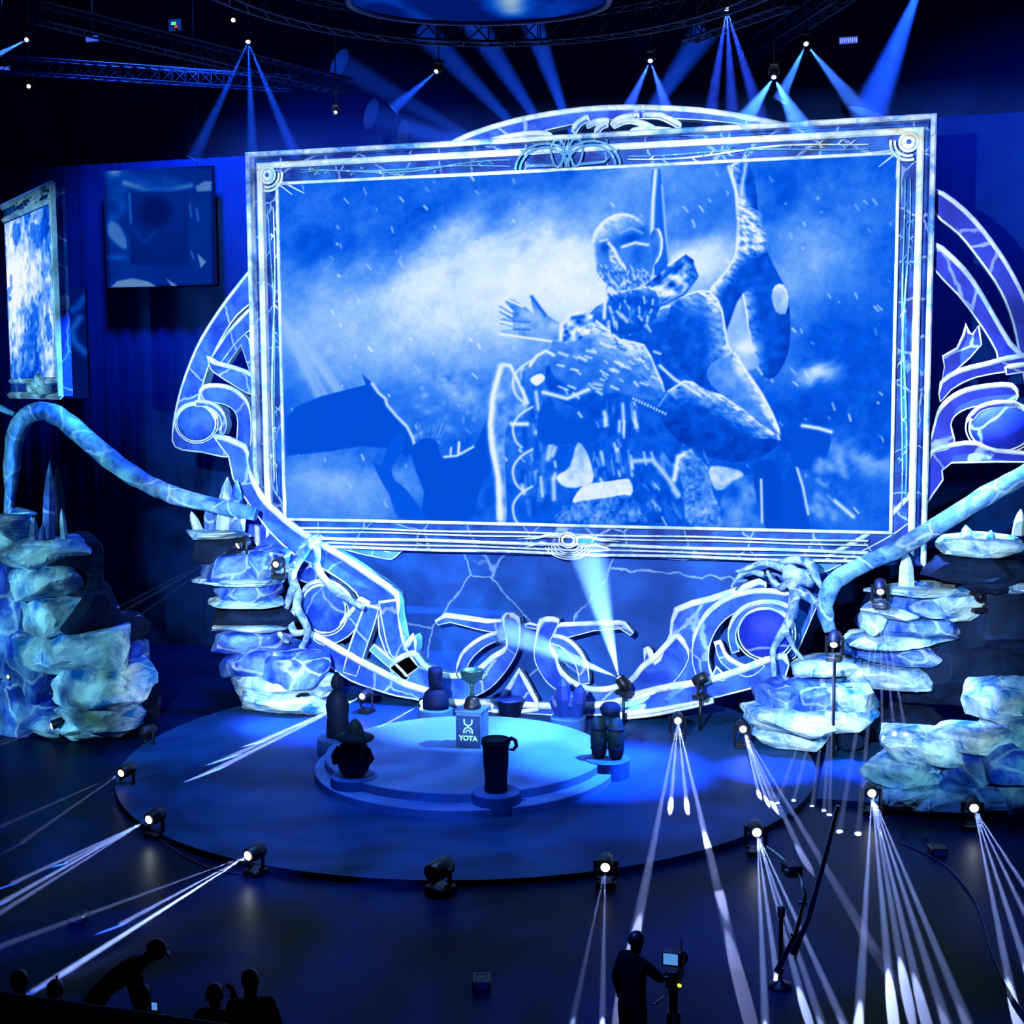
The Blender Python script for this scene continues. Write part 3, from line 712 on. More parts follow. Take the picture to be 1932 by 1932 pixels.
for s_ in (-1, 1):
    for r_, cx, cz in ((.95, .75, .05), (.8, .75, .05)):
        mb.tube([(s_*(cx)+r_*math.cos(a), -.2, hz+cz+r_*.85*math.sin(a)) for a in np.linspace(.05, math.pi-.05, 24)], .045, 6)
    for k in range(5):
        a = .5+k*.45; mb.tube([(s_*.75+.9*math.cos(a), -.2, hz+.05+.8*math.sin(a)), (s_*.75+1.08*math.cos(a+.1), -.2, hz+.05+.95*math.sin(a+.1))], [.04, .01], 5)
    mb.tube([(s_*(.30+.26*math.cos(a)*(.8+.2*math.sin(a))), -.24, hz+.52+.42*math.sin(a)) for a in np.linspace(0, 2*math.pi, 28)[:-1]], .04, 6, closed=True)
    mb.tube([(s_*.04, -.24, hz+.95), (s_*.14, -.24, hz+.5), (s_*.03, -.24, hz+.12)], [.015, .045, .02], 6)
    mb.tube([(s_*.35, -.2, hz+.16), (s_*1.2, -.2, hz+.2), (s_*1.35, -.2, hz+.34)], [.05, .05, .015], 6)
mb.build('top_crest', MT['edge'], fr)
mb = MB(); mz = -hz-.5
for r_, t in ((.20, .045), (.30, .03)):
    mb.tube([(r_*math.cos(a), -.2, mz+.8*r_*math.sin(a)) for a in np.linspace(0, 2*math.pi, 28)[:-1]], t, 6, closed=True)
for k in range(5):
    r_ = .42+.1*k; mb.tube([(r_*math.cos(a), -.18, mz-.06+r_*.7*math.sin(a)) for a in np.linspace(math.pi*1.12, math.pi*1.88, 16)], .025, 5)
for s_ in (-1, 1):
    mb.tube([(s_*.25, -.18, mz+.1), (s_*.6, -.18, mz+.16), (s_*1.1, -.18, mz+.02), (s_*1.7, -.18, mz-.02)], [.05, .06, .04, .01], 6)
    mb.tube([(s_*.4, -.18, mz-.2), (s_*.9, -.18, mz-.12), (s_*1.5, -.18, mz-.3)], [.03, .06, .01], 6)
md = mb.build('bottom_medallion', MT['pale'], fr)

# ------------------------------------------------------------------ the carved ring around the screen
arch = thing('rear_arch', 'low curved blue arch with pale curls rising behind the top of the screen frame', 'arch')
cutout('arch_band', [(838, 290), (862, 266), (930, 240), (1010, 220), (1100, 207), (1180, 203), (1270, 205), (1350, 212), (1440, 228), (1510, 246), (1520, 262), (1460, 246), (1390, 233), (1300, 225), (1200, 224), (1110, 230), (1030, 246), (960, 266), (890, 292)], 1.0, .5, arch, lip=.10, front='blue')
cutout('arch_lobe', [(925, 268), (940, 262), (990, 253), (1025, 252), (1042, 259), (1010, 268), (960, 275)], .9, .4, arch, lip=.10)
for cl, wd in (([(1083, 250), (1092, 236), (1110, 224)], 9), ([(1108, 240), (1125, 232), (1148, 229)], 6), ([(1125, 252), (1135, 240), (1146, 236)], 8),
               ([(1155, 238), (1172, 226), (1205, 220)], 8), ([(1215, 220), (1245, 221), (1270, 232), (1283, 240)], 8), ([(1158, 240), (1185, 230), (1215, 236), (1235, 246)], 6), ([(1190, 252), (1215, 246), (1245, 248), (1268, 250)], 8)):
    band('arch_curl', cl, wd, .85, .35, arch, lip=.09, thin=.03)

for x_ in (-7.2, -1.0, 5.4):
    MB().tube([(x_, 1.3, .01), (x_, 1.3, 18.2 if x_ != 5.4 else 18.4)], .06, 8).build('support_post', MT['black'], arch)
MB().tube([(-7.2, 1.3, 18.0), (-1.0, 1.3, 18.9), (5.4, 1.3, 18.3)], .06, 8).build('support_rail', MT['black'], arch)

ls = thing('left_scroll', 'carved blue scroll with an oval boss left of the screen frame', 'scenery')
Yl = .35
cutout('scroll_band', [(484, 503), (445, 545), (405, 600), (370, 660), (342, 735), (328, 800), (331, 843), (382, 853), (432, 862), (452, 843), (405, 824), (421, 800), (420, 775), (400, 758), (376, 755), (379, 738), (394, 690), (417, 640), (447, 595), (484, 558)], Yl, .55, ls, lip=.06, thin=.03)
band('scroll_bar', [(484, 592), (440, 635), (408, 680)], [30, 24, 20], Yl-.1, .45, ls, lip=.06)
cutout('scroll_arm', [(392, 672), (404, 684), (440, 693), (484, 713), (484, 748), (440, 726), (412, 708), (398, 696)], Yl-.15, .5, ls, lip=.09, smooth=2)
cutout('scroll_arm', [(386, 730), (425, 729), (455, 745), (471, 772), (474, 830), (466, 868), (446, 862), (449, 800), (442, 775), (420, 762), (378, 754)], Yl-.18, .5, ls, lip=.09)
cutout('scroll_arm', [(402, 681), (420, 652), (449, 612), (470, 640), (480, 700), (472, 702), (455, 650), (428, 690)], Yl-.05, .3, ls, lip=.035, smooth=1)
lens_disc('oval_boss', (372, 798), 40, 34, Yl-.06, ls, 'blue')
band('boss_hood', [(369, 762), (395, 764), (415, 778), (423, 800), (418, 818)], 9, Yl-.2, .4, ls, lip=.07)

rs = thing('right_scroll', 'carved indigo scroll with an oval boss right of the screen frame', 'scenery')
cutout('scroll_band', [(1764, 360), (1820, 398), (1870, 456), (1912, 522), (1943, 595), (1962, 700), (1966, 870), (1945, 868), (1942, 760), (1928, 690), (1913, 612), (1888, 548), (1850, 492), (1810, 442), (1764, 402)], Yl, .55, rs, lip=.08, thin=.04, front='indigo')
cutout('scroll_bar', [(1758, 458), (1800, 490), (1835, 530), (1870, 588), (1905, 648), (1930, 672), (1928, 690), (1888, 690), (1880, 662), (1850, 612), (1808, 556), (1758, 502)], Yl-.08, .45, rs, lip=.09, thin=.03, front='indigo', smooth=2)
cutout('scroll_arm', [(1810, 700), (1860, 687), (1932, 670), (1935, 692), (1895, 702), (1840, 712), (1795, 735), (1774, 758), (1776, 722)], Yl-.15, .5, rs, lip=.09, front='indigo', smooth=2)
cutout('thorn_spur', [(1779, 672), (1806, 657), (1818, 632), (1823, 612), (1828, 628), (1835, 632), (1846, 614), (1852, 650), (1830, 675), (1800, 702), (1778, 714), (1782, 692)], Yl-.1, .4, rs, lip=.05, front='indigo', smooth=1)
cutout('scroll_arm', [(1908, 727), (1840, 732), (1800, 747), (1775, 770), (1764, 800), (1756, 850), (1800, 840), (1794, 802), (1806, 781), (1840, 767), (1915, 758)], Yl-.18, .5, rs, lip=.09, front='indigo')
band('scroll_arm', [(1898, 700), (1940, 694), (1990, 692)], 14, Yl-.2, .5, rs, lip=.09, front='indigo')
lens_disc('oval_boss', (1888, 806), 56, 44, Yl-.1, rs, 'indigo')
band('boss_hood', [(1833, 790), (1850, 772), (1880, 764), (1917, 764)], 9, Yl-.25, .4, rs, lip=.07, front='indigo')
cutout('scroll_shelf', [(1757, 853), (1800, 839), (1842, 836), (1880, 850), (1970, 858), (1970, 872), (1795, 873), (1779, 905), (1760, 932), (1735, 968), (1692, 1003), (1645, 1030), (1600, 1052), (1572, 1062), (1560, 1050), (1610, 1024), (1650, 998), (1682, 970), (1722, 928), (1748, 890)], Yl-.2, .8, rs, lip=.08, thin=.03, front='indigo', smooth=2)

lr = thing('lower_ring', 'carved blue crescent of scrolls and hooks under the screen standing on the floor', 'scenery')
Yr = -.35
pan = cutout('frozen_panel', [(592, 1015), (800, 1020), (1075, 1024), (1400, 1040), (1590, 1048), (1560, 1100), (1500, 1240), (1400, 1300), (1250, 1322), (1000, 1336), (800, 1306), (690, 1262), (625, 1195)], .55, .2, lr, lip=.02, thin=.02, front='pool', smooth=0)
cutout('snow_ledge', [(585, 1008), (700, 1030), (735, 1042), (752, 1022), (800, 1018), (1000, 1022), (1060, 1035), (1180, 1038), (1300, 1040), (1390, 1048), (1480, 1052), (1592, 1052), (1560, 1078), (1500, 1082), (1440, 1062), (1380, 1052), (1290, 1056), (1200, 1050), (1060, 1046), (960, 1030), (800, 1028), (765, 1034), (745, 1052), (725, 1054), (640, 1034)], .3, .25, lr, lip=.03, thin=.02, front='edge', smooth=2)
cutout('descending_band', [(404, 822), (462, 843), (467, 870), (478, 910), (508, 955), (562, 1000), (602, 1025), (652, 1054), (702, 1088), (748, 1122), (751, 1160), (757, 1195), (764, 1224), (780, 1200), (784, 1228), (768, 1262), (742, 1256), (716, 1196), (712, 1140), (690, 1150), (672, 1118), (640, 1092), (600, 1068), (560, 1050), (508, 1002), (470, 950), (440, 902), (432, 862)], Yr, .7, lr, lip=.12, thin=.03, smooth=2)
cutout('outer_sill', [(470, 945), (510, 1000), (560, 1046), (596, 1076), (590, 1100), (560, 1092), (500, 1070), (468, 1040), (462, 990)], Yr+.2, .4, lr, lip=.04, front='blue', smooth=2)
cutout('hook', [(778, 1232), (800, 1254), (830, 1271), (862, 1275), (895, 1269), (930, 1240), (957, 1218), (949, 1165), (977, 1167), (980, 1210), (968, 1245), (936, 1288), (900, 1312), (850, 1322), (800, 1312), (760, 1290), (736, 1258)], Yr-.1, .6, lr, lip=.11)
band('loop', [(868, 1270), (880, 1240), (904, 1217), (930, 1204), (958, 1197)], [16, 20, 18, 16, 14], Yr, .4, lr, lip=.08)
cutout('arm', [(822, 1172), (842, 1160), (920, 1171), (953, 1171), (953, 1192), (925, 1192), (900, 1187), (850, 1174), (826, 1179)], Yr-.02, .4, lr, lip=.09, smooth=0)
cutout('hook', [(1022, 1171), (1053, 1171), (1046, 1192), (1037, 1215), (1048, 1237), (1056, 1262), (1076, 1284), (1110, 1299), (1150, 1299), (1190, 1284), (1212, 1258), (1236, 1240), (1262, 1212), (1280, 1200), (1300, 1240), (1268, 1290), (1220, 1312), (1160, 1326), (1110, 1326), (1068, 1312), (1035, 1290), (1016, 1262), (1008, 1238), (1012, 1205)], Yr-.1, .6, lr, lip=.11)
band('loop', [(1037, 1206), (1062, 1212), (1084, 1232), (1098, 1258), (1103, 1290)], [14, 18, 20, 20, 18], Yr, .4, lr, lip=.08)
cutout('arm', [(1050, 1183), (1060, 1178), (1170, 1174), (1178, 1176), (1195, 1194), (1190, 1199), (1170, 1186), (1120, 1190), (1070, 1203), (1046, 1200)], Yr-.02, .4, lr, lip=.09, smooth=0)
cutout('arm', [(990, 1178), (1000, 1176), (1016, 1180), (1018, 1188), (992, 1183)], Yr, .3, lr, lip=.05, smooth=0)
cutout('spike', [(980, 1264), (996, 1292), (1012, 1322), (1015, 1338), (985, 1342), (930, 1342), (928, 1330), (948, 1316), (964, 1292)], Yr-.25, .4, lr, lip=.10, thin=.08, smooth=0)
cutout('right_arm', [(1277, 1150), (1340, 1130), (1400, 1110), (1432, 1097), (1445, 1110), (1392, 1130), (1345, 1160), (1318, 1205), (1308, 1250), (1312, 1290), (1268, 1300), (1222, 1292), (1228, 1268), (1216, 1246), (1218, 1226), (1226, 1228), (1236, 1250), (1252, 1228), (1266, 1196)], Yr-.02, .55, lr, lip=.12, smooth=2)
band('outer_hoop', [(1490, 1132), (1440, 1127), (1390, 1138), (1350, 1164), (1326, 1205), (1322, 1250), (1336, 1292)], [22, 26, 30, 32, 32, 30, 24], Yr-.15, .55, lr, lip=.10)
lens_disc('round_boss', (1444, 1194), 50, 48, Yr-.1, lr, 'indigo')
band('boss_hood', [(1388, 1230), (1381, 1195), (1396, 1162), (1425, 1145), (1462, 1143), (1488, 1152)], 14, Yr-.2, .5, lr, lip=.09)
band('cup', [(1354, 1212), (1368, 1246), (1410, 1268), (1440, 1254)], [10, 16, 18, 8], Yr-.2, .5, lr, lip=.09)
cutout('small_triangle', [(1352, 1258), (1371, 1277), (1366, 1283), (1340, 1283)], Yr-.2, .3, lr, lip=.05, thin=.05, smooth=0)
lens_disc('round_boss', (612, 1148), 44, 46, Yr-.1, lr, 'blue')
band('boss_hood', [(572, 1124), (590, 1104), (620, 1102), (650, 1122), (664, 1150)], 10, Yr-.2, .5, lr, lip=.08)
band('cup', [(584, 1188), (612, 1204), (646, 1190), (672, 1162), (688, 1134)], [14, 26, 30, 26, 18], Yr-.12, .55, lr, lip=.10)
band('strut', [(702, 1144), (690, 1180), (674, 1225), (660, 1272)], [26, 30, 30, 26], Yr-.16, .5, lr, lip=.05)
band('strut', [(732, 1134), (738, 1180), (750, 1226), (778, 1268)], [34, 30, 30, 30], Yr-.1, .5, lr, lip=.05)
band('strut', [(702, 1222), (732, 1248), (768, 1282)], [14, 14, 10], Yr-.1, .4, lr, lip=.05, front='edge')
cutout('base_band', [(584, 1196), (612, 1208), (642, 1226), (664, 1238), (684, 1250), (720, 1268), (770, 1292), (822, 1308), (822, 1326), (780, 1318), (745, 1312), (700, 1298), (662, 1284), (620, 1256), (584, 1228)], Yr-.14, .6, lr, lip=.13, thin=.03, smooth=2)
cutout('base_band', [(818, 1322), (890, 1327), (950, 1324), (1014, 1331), (1110, 1331), (1160, 1325), (1200, 1310), (1270, 1294), (1330, 1285), (1400, 1263), (1445, 1245), (1480, 1238), (1482, 1276), (1400, 1303), (1300, 1326), (1200, 1342), (1100, 1350), (1000, 1350), (900, 1345), (825, 1332)], Yr-.18, .7, lr, lip=.13, thin=.03, smooth=2)
band('kerb_strip', [(1172, 1352), (1230, 1346), (1290, 1334), (1345, 1321)], 7, Yr-.45, .3, lr, lip=.06, thin=.05, front='pale')

# ------------------------------------------------------------------ long branches and knotted roots
def rootpath(name, pxr, Y, parent, mat, k=5, seed=0, nn=9):
    """a gnarled limb through photograph points (px, py, width[, dy])"""
    rnd = random.Random(seed)
    pts = []
    for q in pxr:
        y = Y+(q[3] if len(q) > 3 else 0); p = PY(q[0], q[1], y); pts.append((p.x, p.y, p.z, q[2]*SCALE(y, q[0], q[1])/2))
    c = crom(pts, k, False)
    mb = MB(); mb.tube([q[:3] for q in c], [max(.015, q[3]*(1+.16*noise.noise(Vector((i*.45, seed, 0))))) for i, q in enumerate(c)], nn)
    return mb.build(name, MT[mat], parent)
br = thing('left_branch', 'thick pale cyan branch arching from the left rocks to the ring', 'branch')
rootpath('limb', [(14, 968, 14), (20, 930, 22), (22, 880, 30), (30, 820, 34), (52, 785, 36), (85, 776, 36), (120, 792, 38), (165, 830, 38), (215, 872, 38), (270, 908, 36), (330, 935, 34), (400, 952, 30), (482, 970, 26)], -1.6, br, 'bark', seed=2, nn=12)
rootpath('twig', [(14, 968, 12), (30, 962, 12), (50, 966, 10), (70, 970, 6)], -1.6, br, 'bark', seed=3)
rootpath('stub', [(-20, 757, 12), (5, 772, 12), (28, 782, 9)], -1.5, br, 'bark', seed=4)
br = thing('right_branch', 'thick blue branch slanting from the right edge down to the ring foot', 'branch')
rootpath('limb', [(1990, 862, 38), (1935, 895, 38), (1860, 935, 36), (1780, 985, 36), (1700, 1032, 34), (1640, 1060, 32), (1590, 1086, 34), (1566, 1110, 34), (1557, 1150, 30), (1566, 1190, 24)], -1.3, br, 'bark', seed=5, nn=12)
rc = thing('root_cluster', 'knot of pale twisting roots over the left round boss of the ring', 'roots')
LRT = [[(604, 1012, 10), (596, 1022, 16), (574, 1045, 18), (554, 1072, 18), (553, 1096, 18), (562, 1120, 17), (560, 1145, 16), (571, 1166, 16), (580, 1188, 14), (574, 1214, 12), (556, 1234, 8)],
       [(592, 1020, 12), (598, 1040, 16), (596, 1064, 17), (611, 1092, 16), (640, 1121, 14), (685, 1146, 11)],
       [(560, 1064, 14), (538, 1074, 13), (514, 1088, 12), (499, 1102, 11), (505, 1130, 9), (515, 1158, 5)],
       [(553, 1108, 14), (541, 1140, 15), (531, 1164, 16), (522, 1186, 14), (536, 1206, 10), (545, 1212, 6)],
       [(520, 1196, 12), (512, 1208, 10), (499, 1226, 9), (473, 1254, 5)],
       [(600, 1012, 8), (586, 1016, 10), (570, 1032, 9), (556, 1050, 4)],
       [(558, 1146, 12), (548, 1172, 14), (558, 1194, 14), (578, 1190, 8)]]
for k, p in enumerate(LRT): rootpath('root', [(a, b, c_, -.25*math.sin(i*1.1+k)) for i, (a, b, c_) in enumerate(p)], -1.25, rc, 'root', seed=k+10)
rc = thing('root_cluster', 'knot of pale twisting roots over the right round boss of the ring', 'roots')
RRT = [[(1488, 1072, 30), (1494, 1098, 26), (1500, 1126, 20), (1491, 1164, 18), (1476, 1194, 17), (1459, 1226, 12), (1460, 1262, 10), (1462, 1304, 8)],
       [(1504, 1108, 16), (1526, 1126, 18), (1546, 1142, 16), (1560, 1172, 14), (1582, 1204, 14), (1618, 1242, 8)],
       [(1482, 1192, 14), (1490, 1206, 10), (1500, 1226, 9), (1515, 1244, 8), (1536, 1258, 5)],
       [(1486, 1100, 12), (1472, 1108, 14), (1456, 1092, 12), (1448, 1078, 6)],
       [(1470, 1062, 10), (1500, 1056, 16), (1528, 1064, 20), (1540, 1090, 14), (1552, 1112, 8)],
       [(1440, 1084, 12), (1410, 1078, 11), (1392, 1090, 9), (1380, 1108, 5)],
       [(1478, 1072, 18), (1440, 1062, 12), (1400, 1076, 8), (1388, 1078, 4)],
       [(1482, 1078, 34), (1510, 1090, 30), (1532, 1102, 16)]]
for k, p in enumerate(RRT): rootpath('root', [(a, b, c_, -.25*math.sin(i*1.1+k)) for i, (a, b, c_) in enumerate(p)], -1.15, rc, 'root', seed=k+30)

# ------------------------------------------------------------------ ice rocks
def stack(name, label, spec, Y, group=None):
    t = thing(name, label, 'rocks', group=group)
    for k, q in enumerate(spec):
        px, py, w_, h_ = q[:4]; mat = q[4] if len(q) > 4 else 'ice'; dy = q[5] if len(q) > 5 else 0; dep = q[6] if len(q) > 6 else 2.2; nm = q[7] if len(q) > 7 else 'boulder'
        rock(nm, px, py, w_, h_, Y+dy, dep, t, mat, k, 0.0 if (len(q) > 8 and q[8]) else None)
    return t
def crystal(parent, px, py0, py1, wpx, Y, lean=0.0, mat='ice', seed=0):
    rnd = random.Random(seed); a = PY(px, py1, Y); b = PY(px+lean, py0, Y); s = SCALE(Y, px, py1)*wpx/2
    mb = MB(); n = 6; rot = rnd.uniform(0, 1)
    rings = []
    for t, r in ((0, 1), (.55, .85), (.82, .5), (1, .06)):
        c = a.lerp(b, t); rings.append([(c.x+s*r*math.cos(rot+2*math.pi*j/n)*(1+.15*math.sin(j*2.3)), c.y+s*r*math.sin(rot+2*math.pi*j/n), c.z) for j in range(n)])
    vs = [v for r in rings for v in r]; fs = [(i*n+j, i*n+(j+1) % n, (i+1)*n+(j+1) % n, (i+1)*n+j) for i in range(3) for j in range(n)]+[tuple(3*n+j for j in range(n))]
    mb.add(vs, fs); return mb.build('ice_crystal', MT[mat], parent)

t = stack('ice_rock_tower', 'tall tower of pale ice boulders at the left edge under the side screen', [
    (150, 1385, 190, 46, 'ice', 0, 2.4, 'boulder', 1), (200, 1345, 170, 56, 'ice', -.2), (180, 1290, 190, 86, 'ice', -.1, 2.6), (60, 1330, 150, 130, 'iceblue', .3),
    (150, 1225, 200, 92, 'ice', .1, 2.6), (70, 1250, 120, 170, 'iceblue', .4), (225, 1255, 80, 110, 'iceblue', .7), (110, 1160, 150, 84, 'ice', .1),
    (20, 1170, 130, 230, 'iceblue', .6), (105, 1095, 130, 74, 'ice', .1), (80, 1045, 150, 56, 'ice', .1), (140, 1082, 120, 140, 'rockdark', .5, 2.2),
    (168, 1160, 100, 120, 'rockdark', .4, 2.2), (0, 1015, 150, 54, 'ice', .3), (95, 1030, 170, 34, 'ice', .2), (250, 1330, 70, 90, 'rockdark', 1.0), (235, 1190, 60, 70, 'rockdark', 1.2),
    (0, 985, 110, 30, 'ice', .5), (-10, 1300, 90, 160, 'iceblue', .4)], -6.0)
crystal(t, 92, 870, 1015, 26, -6.2, 2, 'iceblue', 1); crystal(t, 113, 880, 1016, 28, -5.4, -6, 'rockdark', 2); crystal(t, 64, 975, 1020, 18, -6.2, 0, 'ice', 3)
crystal(t, 122, 960, 1016, 14, -6.0, -6, 'ice', 4); crystal(t, 80, 990, 1018, 12, -6.4, 0, 'iceblue', 5)
t = stack('ice_rock_tower', 'tower of layered ice slabs left of the ring under its boss', [
    (535, 1318, 190, 44, 'ice', -.5, 2.2, 'boulder', 1), (525, 1288, 200, 50, 'ice', -.4), (505, 1246, 180, 64, 'iceblue', -.2), (470, 1208, 150, 54, 'iceblue', 0),
    (470, 1180, 150, 14, 'ice', -.1), (478, 1160, 150, 44, 'rockdark', .1), (462, 1132, 150, 14, 'ice', -.1), (470, 1112, 130, 50, 'iceblue', .2), (462, 1094, 160, 16, 'ice', -.05),
    (450, 1066, 150, 58, 'iceblue', .1), (500, 1060, 90, 60, 'iceblue', .3), (425, 1035, 130, 50, 'rockdark', .2), (408, 1006, 122, 16, 'ice', .1), (560, 1262, 110, 60, 'iceblue', -.6)], -1.2)
for k, (px, a, b, w_, ln) in enumerate([(400, 950, 1002, 26, -6), (425, 900, 1000, 34, 4), (445, 905, 1000, 28, 2), (375, 965, 1003, 20, -14), (450, 955, 1002, 24, 8)]): crystal(t, px, a, b, w_, -1.1, ln, 'ice' if k % 2 else 'iceblue', k+10)
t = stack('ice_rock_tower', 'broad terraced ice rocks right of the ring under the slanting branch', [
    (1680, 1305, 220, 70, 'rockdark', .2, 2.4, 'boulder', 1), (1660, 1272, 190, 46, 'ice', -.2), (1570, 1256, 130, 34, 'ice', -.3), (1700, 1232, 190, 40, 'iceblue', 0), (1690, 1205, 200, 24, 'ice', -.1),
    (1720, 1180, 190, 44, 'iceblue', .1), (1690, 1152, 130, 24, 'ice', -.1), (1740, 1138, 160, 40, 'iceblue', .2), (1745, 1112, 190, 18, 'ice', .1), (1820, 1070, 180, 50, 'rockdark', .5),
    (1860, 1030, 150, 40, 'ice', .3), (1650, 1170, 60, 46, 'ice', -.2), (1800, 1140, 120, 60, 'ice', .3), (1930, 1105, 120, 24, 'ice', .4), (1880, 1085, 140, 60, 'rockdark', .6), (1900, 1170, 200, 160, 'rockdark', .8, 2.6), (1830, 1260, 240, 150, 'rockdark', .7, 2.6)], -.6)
for k, (px, a, b, w_, ln) in enumerate([(1830, 990, 1040, 40, -8), (1800, 1010, 1045, 30, 10), (1860, 1000, 1040, 34, 10), (1920, 960, 1010, 26, 6), (1710, 1040, 1106, 36, 0)]): crystal(t, px, a, b, w_, -.7, ln, 'ice', k+20)
stack('ice_rock_mound', 'low pale ice rock at the foot of the right root cluster', [
    (1490, 1384, 150, 40, 'ice', .1, 1.8, 'boulder', 1), (1500, 1352, 220, 50, 'ice', -.1, 2.2), (1580, 1352, 130, 44, 'ice', 0), (1470, 1308, 110, 48, 'iceblue', .3), (1540, 1310, 150, 56, 'iceblue', .4), (1610, 1318, 100, 60, 'ice', .4), (1600, 1385, 60, 40, 'rockdark', .2, 1.4)], -2.4)
stack('ice_rock_mound', 'wide pile of cyan ice rocks at the right edge in front of the deck', [
    (1790, 1520, 240, 40, 'ice', -.2, 2.4, 'boulder', 1), (1710, 1490, 170, 40, 'ice', -.2), (1700, 1450, 140, 50, 'ice', -.1), (1850, 1490, 170, 50, 'iceblue', 0), (1740, 1405, 160, 60, 'ice', .1), (1830, 1440, 120, 80, 'iceblue', .2),
    (1910, 1430, 120, 70, 'iceblue', -.1), (1840, 1388, 200, 40, 'ice', .2), (1930, 1500, 120, 60, 'ice', 0), (1960, 1390, 140, 60, 'ice', .3)], -6.3)
stack('ice_rock_mound', 'single cyan ice boulder at the right edge above the wide pile', [
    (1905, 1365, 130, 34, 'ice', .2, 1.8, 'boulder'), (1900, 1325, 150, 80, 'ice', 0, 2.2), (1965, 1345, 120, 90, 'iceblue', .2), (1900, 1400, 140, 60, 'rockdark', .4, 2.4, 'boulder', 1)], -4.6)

# ------------------------------------------------------------------ the smaller pictures on the left
def side_plane(px, py, Y, dirv, L_):
    a = PY(px, py, Y); return a, a+Vector(dirv)*L_
R0 = PY(117, 747, -4.0); zT = PY(117, 346, -4.0).z; dv = Vector((-.758, .653, 0)).normalized()
ss = thing('side_screen', 'tall framed side screen with a bright icy picture at the left edge', 'screen', R0)
HH = zT-R0.z; WW = 6.5; nrm_ = Vector((-dv.y, dv.x, 0));
if nrm_.y > 0: nrm_ = -nrm_
def paint_side(X, Y, u, v):
    n = fbm(X*2.2, Y*.7, 34, 41); n2 = fbm(X*3, Y, 12, 45, 3); n3 = fbm(X*2.6, Y*.5, 60, 48)
    L = .30+1.3*(n3-.35)+(n2-.5)*.8
    L = L+.5*np.exp(-((X-25)/38)**2-((Y-540)/90)**2)
    L = np.where((n > .58), L*.35+.14, L); return L
def SP(u, v, out=0.0): return dv*(WW*u)+Vector((0, 0, HH*v))+nrm_*out
picture_panel('screen_picture', SP(1, .09, .02), SP(.06, .09, .02)-SP(1, .09, .02), Vector((0, 0, HH*.82)), 160, 200, paint_side, 'pict', ss)
mb = MB()
def bar3(mb, p, q, w_, d_, mi=0):
    mb.tube([p, q], w_, 4, mi, smooth=False)
for (u0, v0, u1, v1, r_) in ((0, 0, 0, 1, .11), (0, 1, 1.02, 1, .12), (0, 0, 1.02, 0, .12), (.03, .06, .03, .95, .06), (.02, .93, 1, .93, .10), (.02, .075, 1, .075, .08), (.06, .09, .06, .91, .035)):
    bar3(mb, SP(u0, v0, .05), SP(u1, v1, .05), r_, .1)
mb.build('frame_moulding', MT['pale'], ss)
mb = MB(); rnd = random.Random(5)
for k in range(16):
    u0 = rnd.uniform(.04, .9); v0 = rnd.choice([rnd.uniform(.94, .99), rnd.uniform(.01, .07)])
    mb.tube([SP(u0, v0, .08), SP(u0+rnd.uniform(.03, .1), v0+rnd.uniform(-.03, .03), .1), SP(u0+rnd.uniform(.1, .2), v0+rnd.uniform(-.02, .02), .08)], [.05, .06, .02], 6)
for k in range(14):
    v0 = rnd.uniform(.03, .93); mb.tube([SP(.015, v0, .08), SP(.045, v0+.02, .1), SP(.02, v0+.05, .08)], [.03, .05, .01], 6)
mb.build('frame_vine', MT['pale'], ss)
mb = MB(); mb.add([SP(-.0, 0, 0), SP(1.03, 0, 0), SP(1.03, 1, 0), SP(0, 1, 0), SP(0, 0, -.35), SP(1.03, 0, -.35), SP(1.03, 1, -.35), SP(0, 1, -.35)], [(0, 1, 2, 3), (7, 6, 5, 4), (0, 4, 5, 1), (1, 5, 6, 2), (2, 6, 7, 3), (3, 7, 4, 0)])
mb.build('screen_cabinet', MT['navy'], ss)
bx = MB(); rnd = random.Random(8)
for k in range(7):
    bx.tube([SP(.06+.05*k, .02, .12), SP(.1+.05*k, .05+rnd.uniform(-.03, .04), .3), SP(.17+.05*k, rnd.uniform(-.03, .05), .14)], [.06, .16, .03], 7)
bx.build('carved_foot', MT['ice'], ss)
Yp = 7.2
def flat_panel(name, label, cat, x0, y0, x1, y1, nu, nv, paint, gain, Y=Yp):
    a, b = PY(x0, y1, Y), PY(x1, y0, Y)
    t = thing(name, label, cat, (a.x, Y, a.z))
    picture_panel('panel_picture', (0, 0, 0), (b.x-a.x, 0, 0), (0, 0, b.z-a.z), nu, nv, paint, 'pictdim', t, gain)
    for f_ in (.15, .85): MB().tube([((b.x-a.x)*f_, .08, b.z-a.z-.02), ((b.x-a.x)*f_, .08, 31-a.z)], .012, 5).build('hanging_wire', MT['black'], t)
    MB().box(((b.x-a.x)/2, .08, (b.z-a.z)/2), (b.x-a.x, .1, b.z-a.z)).build('panel_back', MT['black'], t); return t
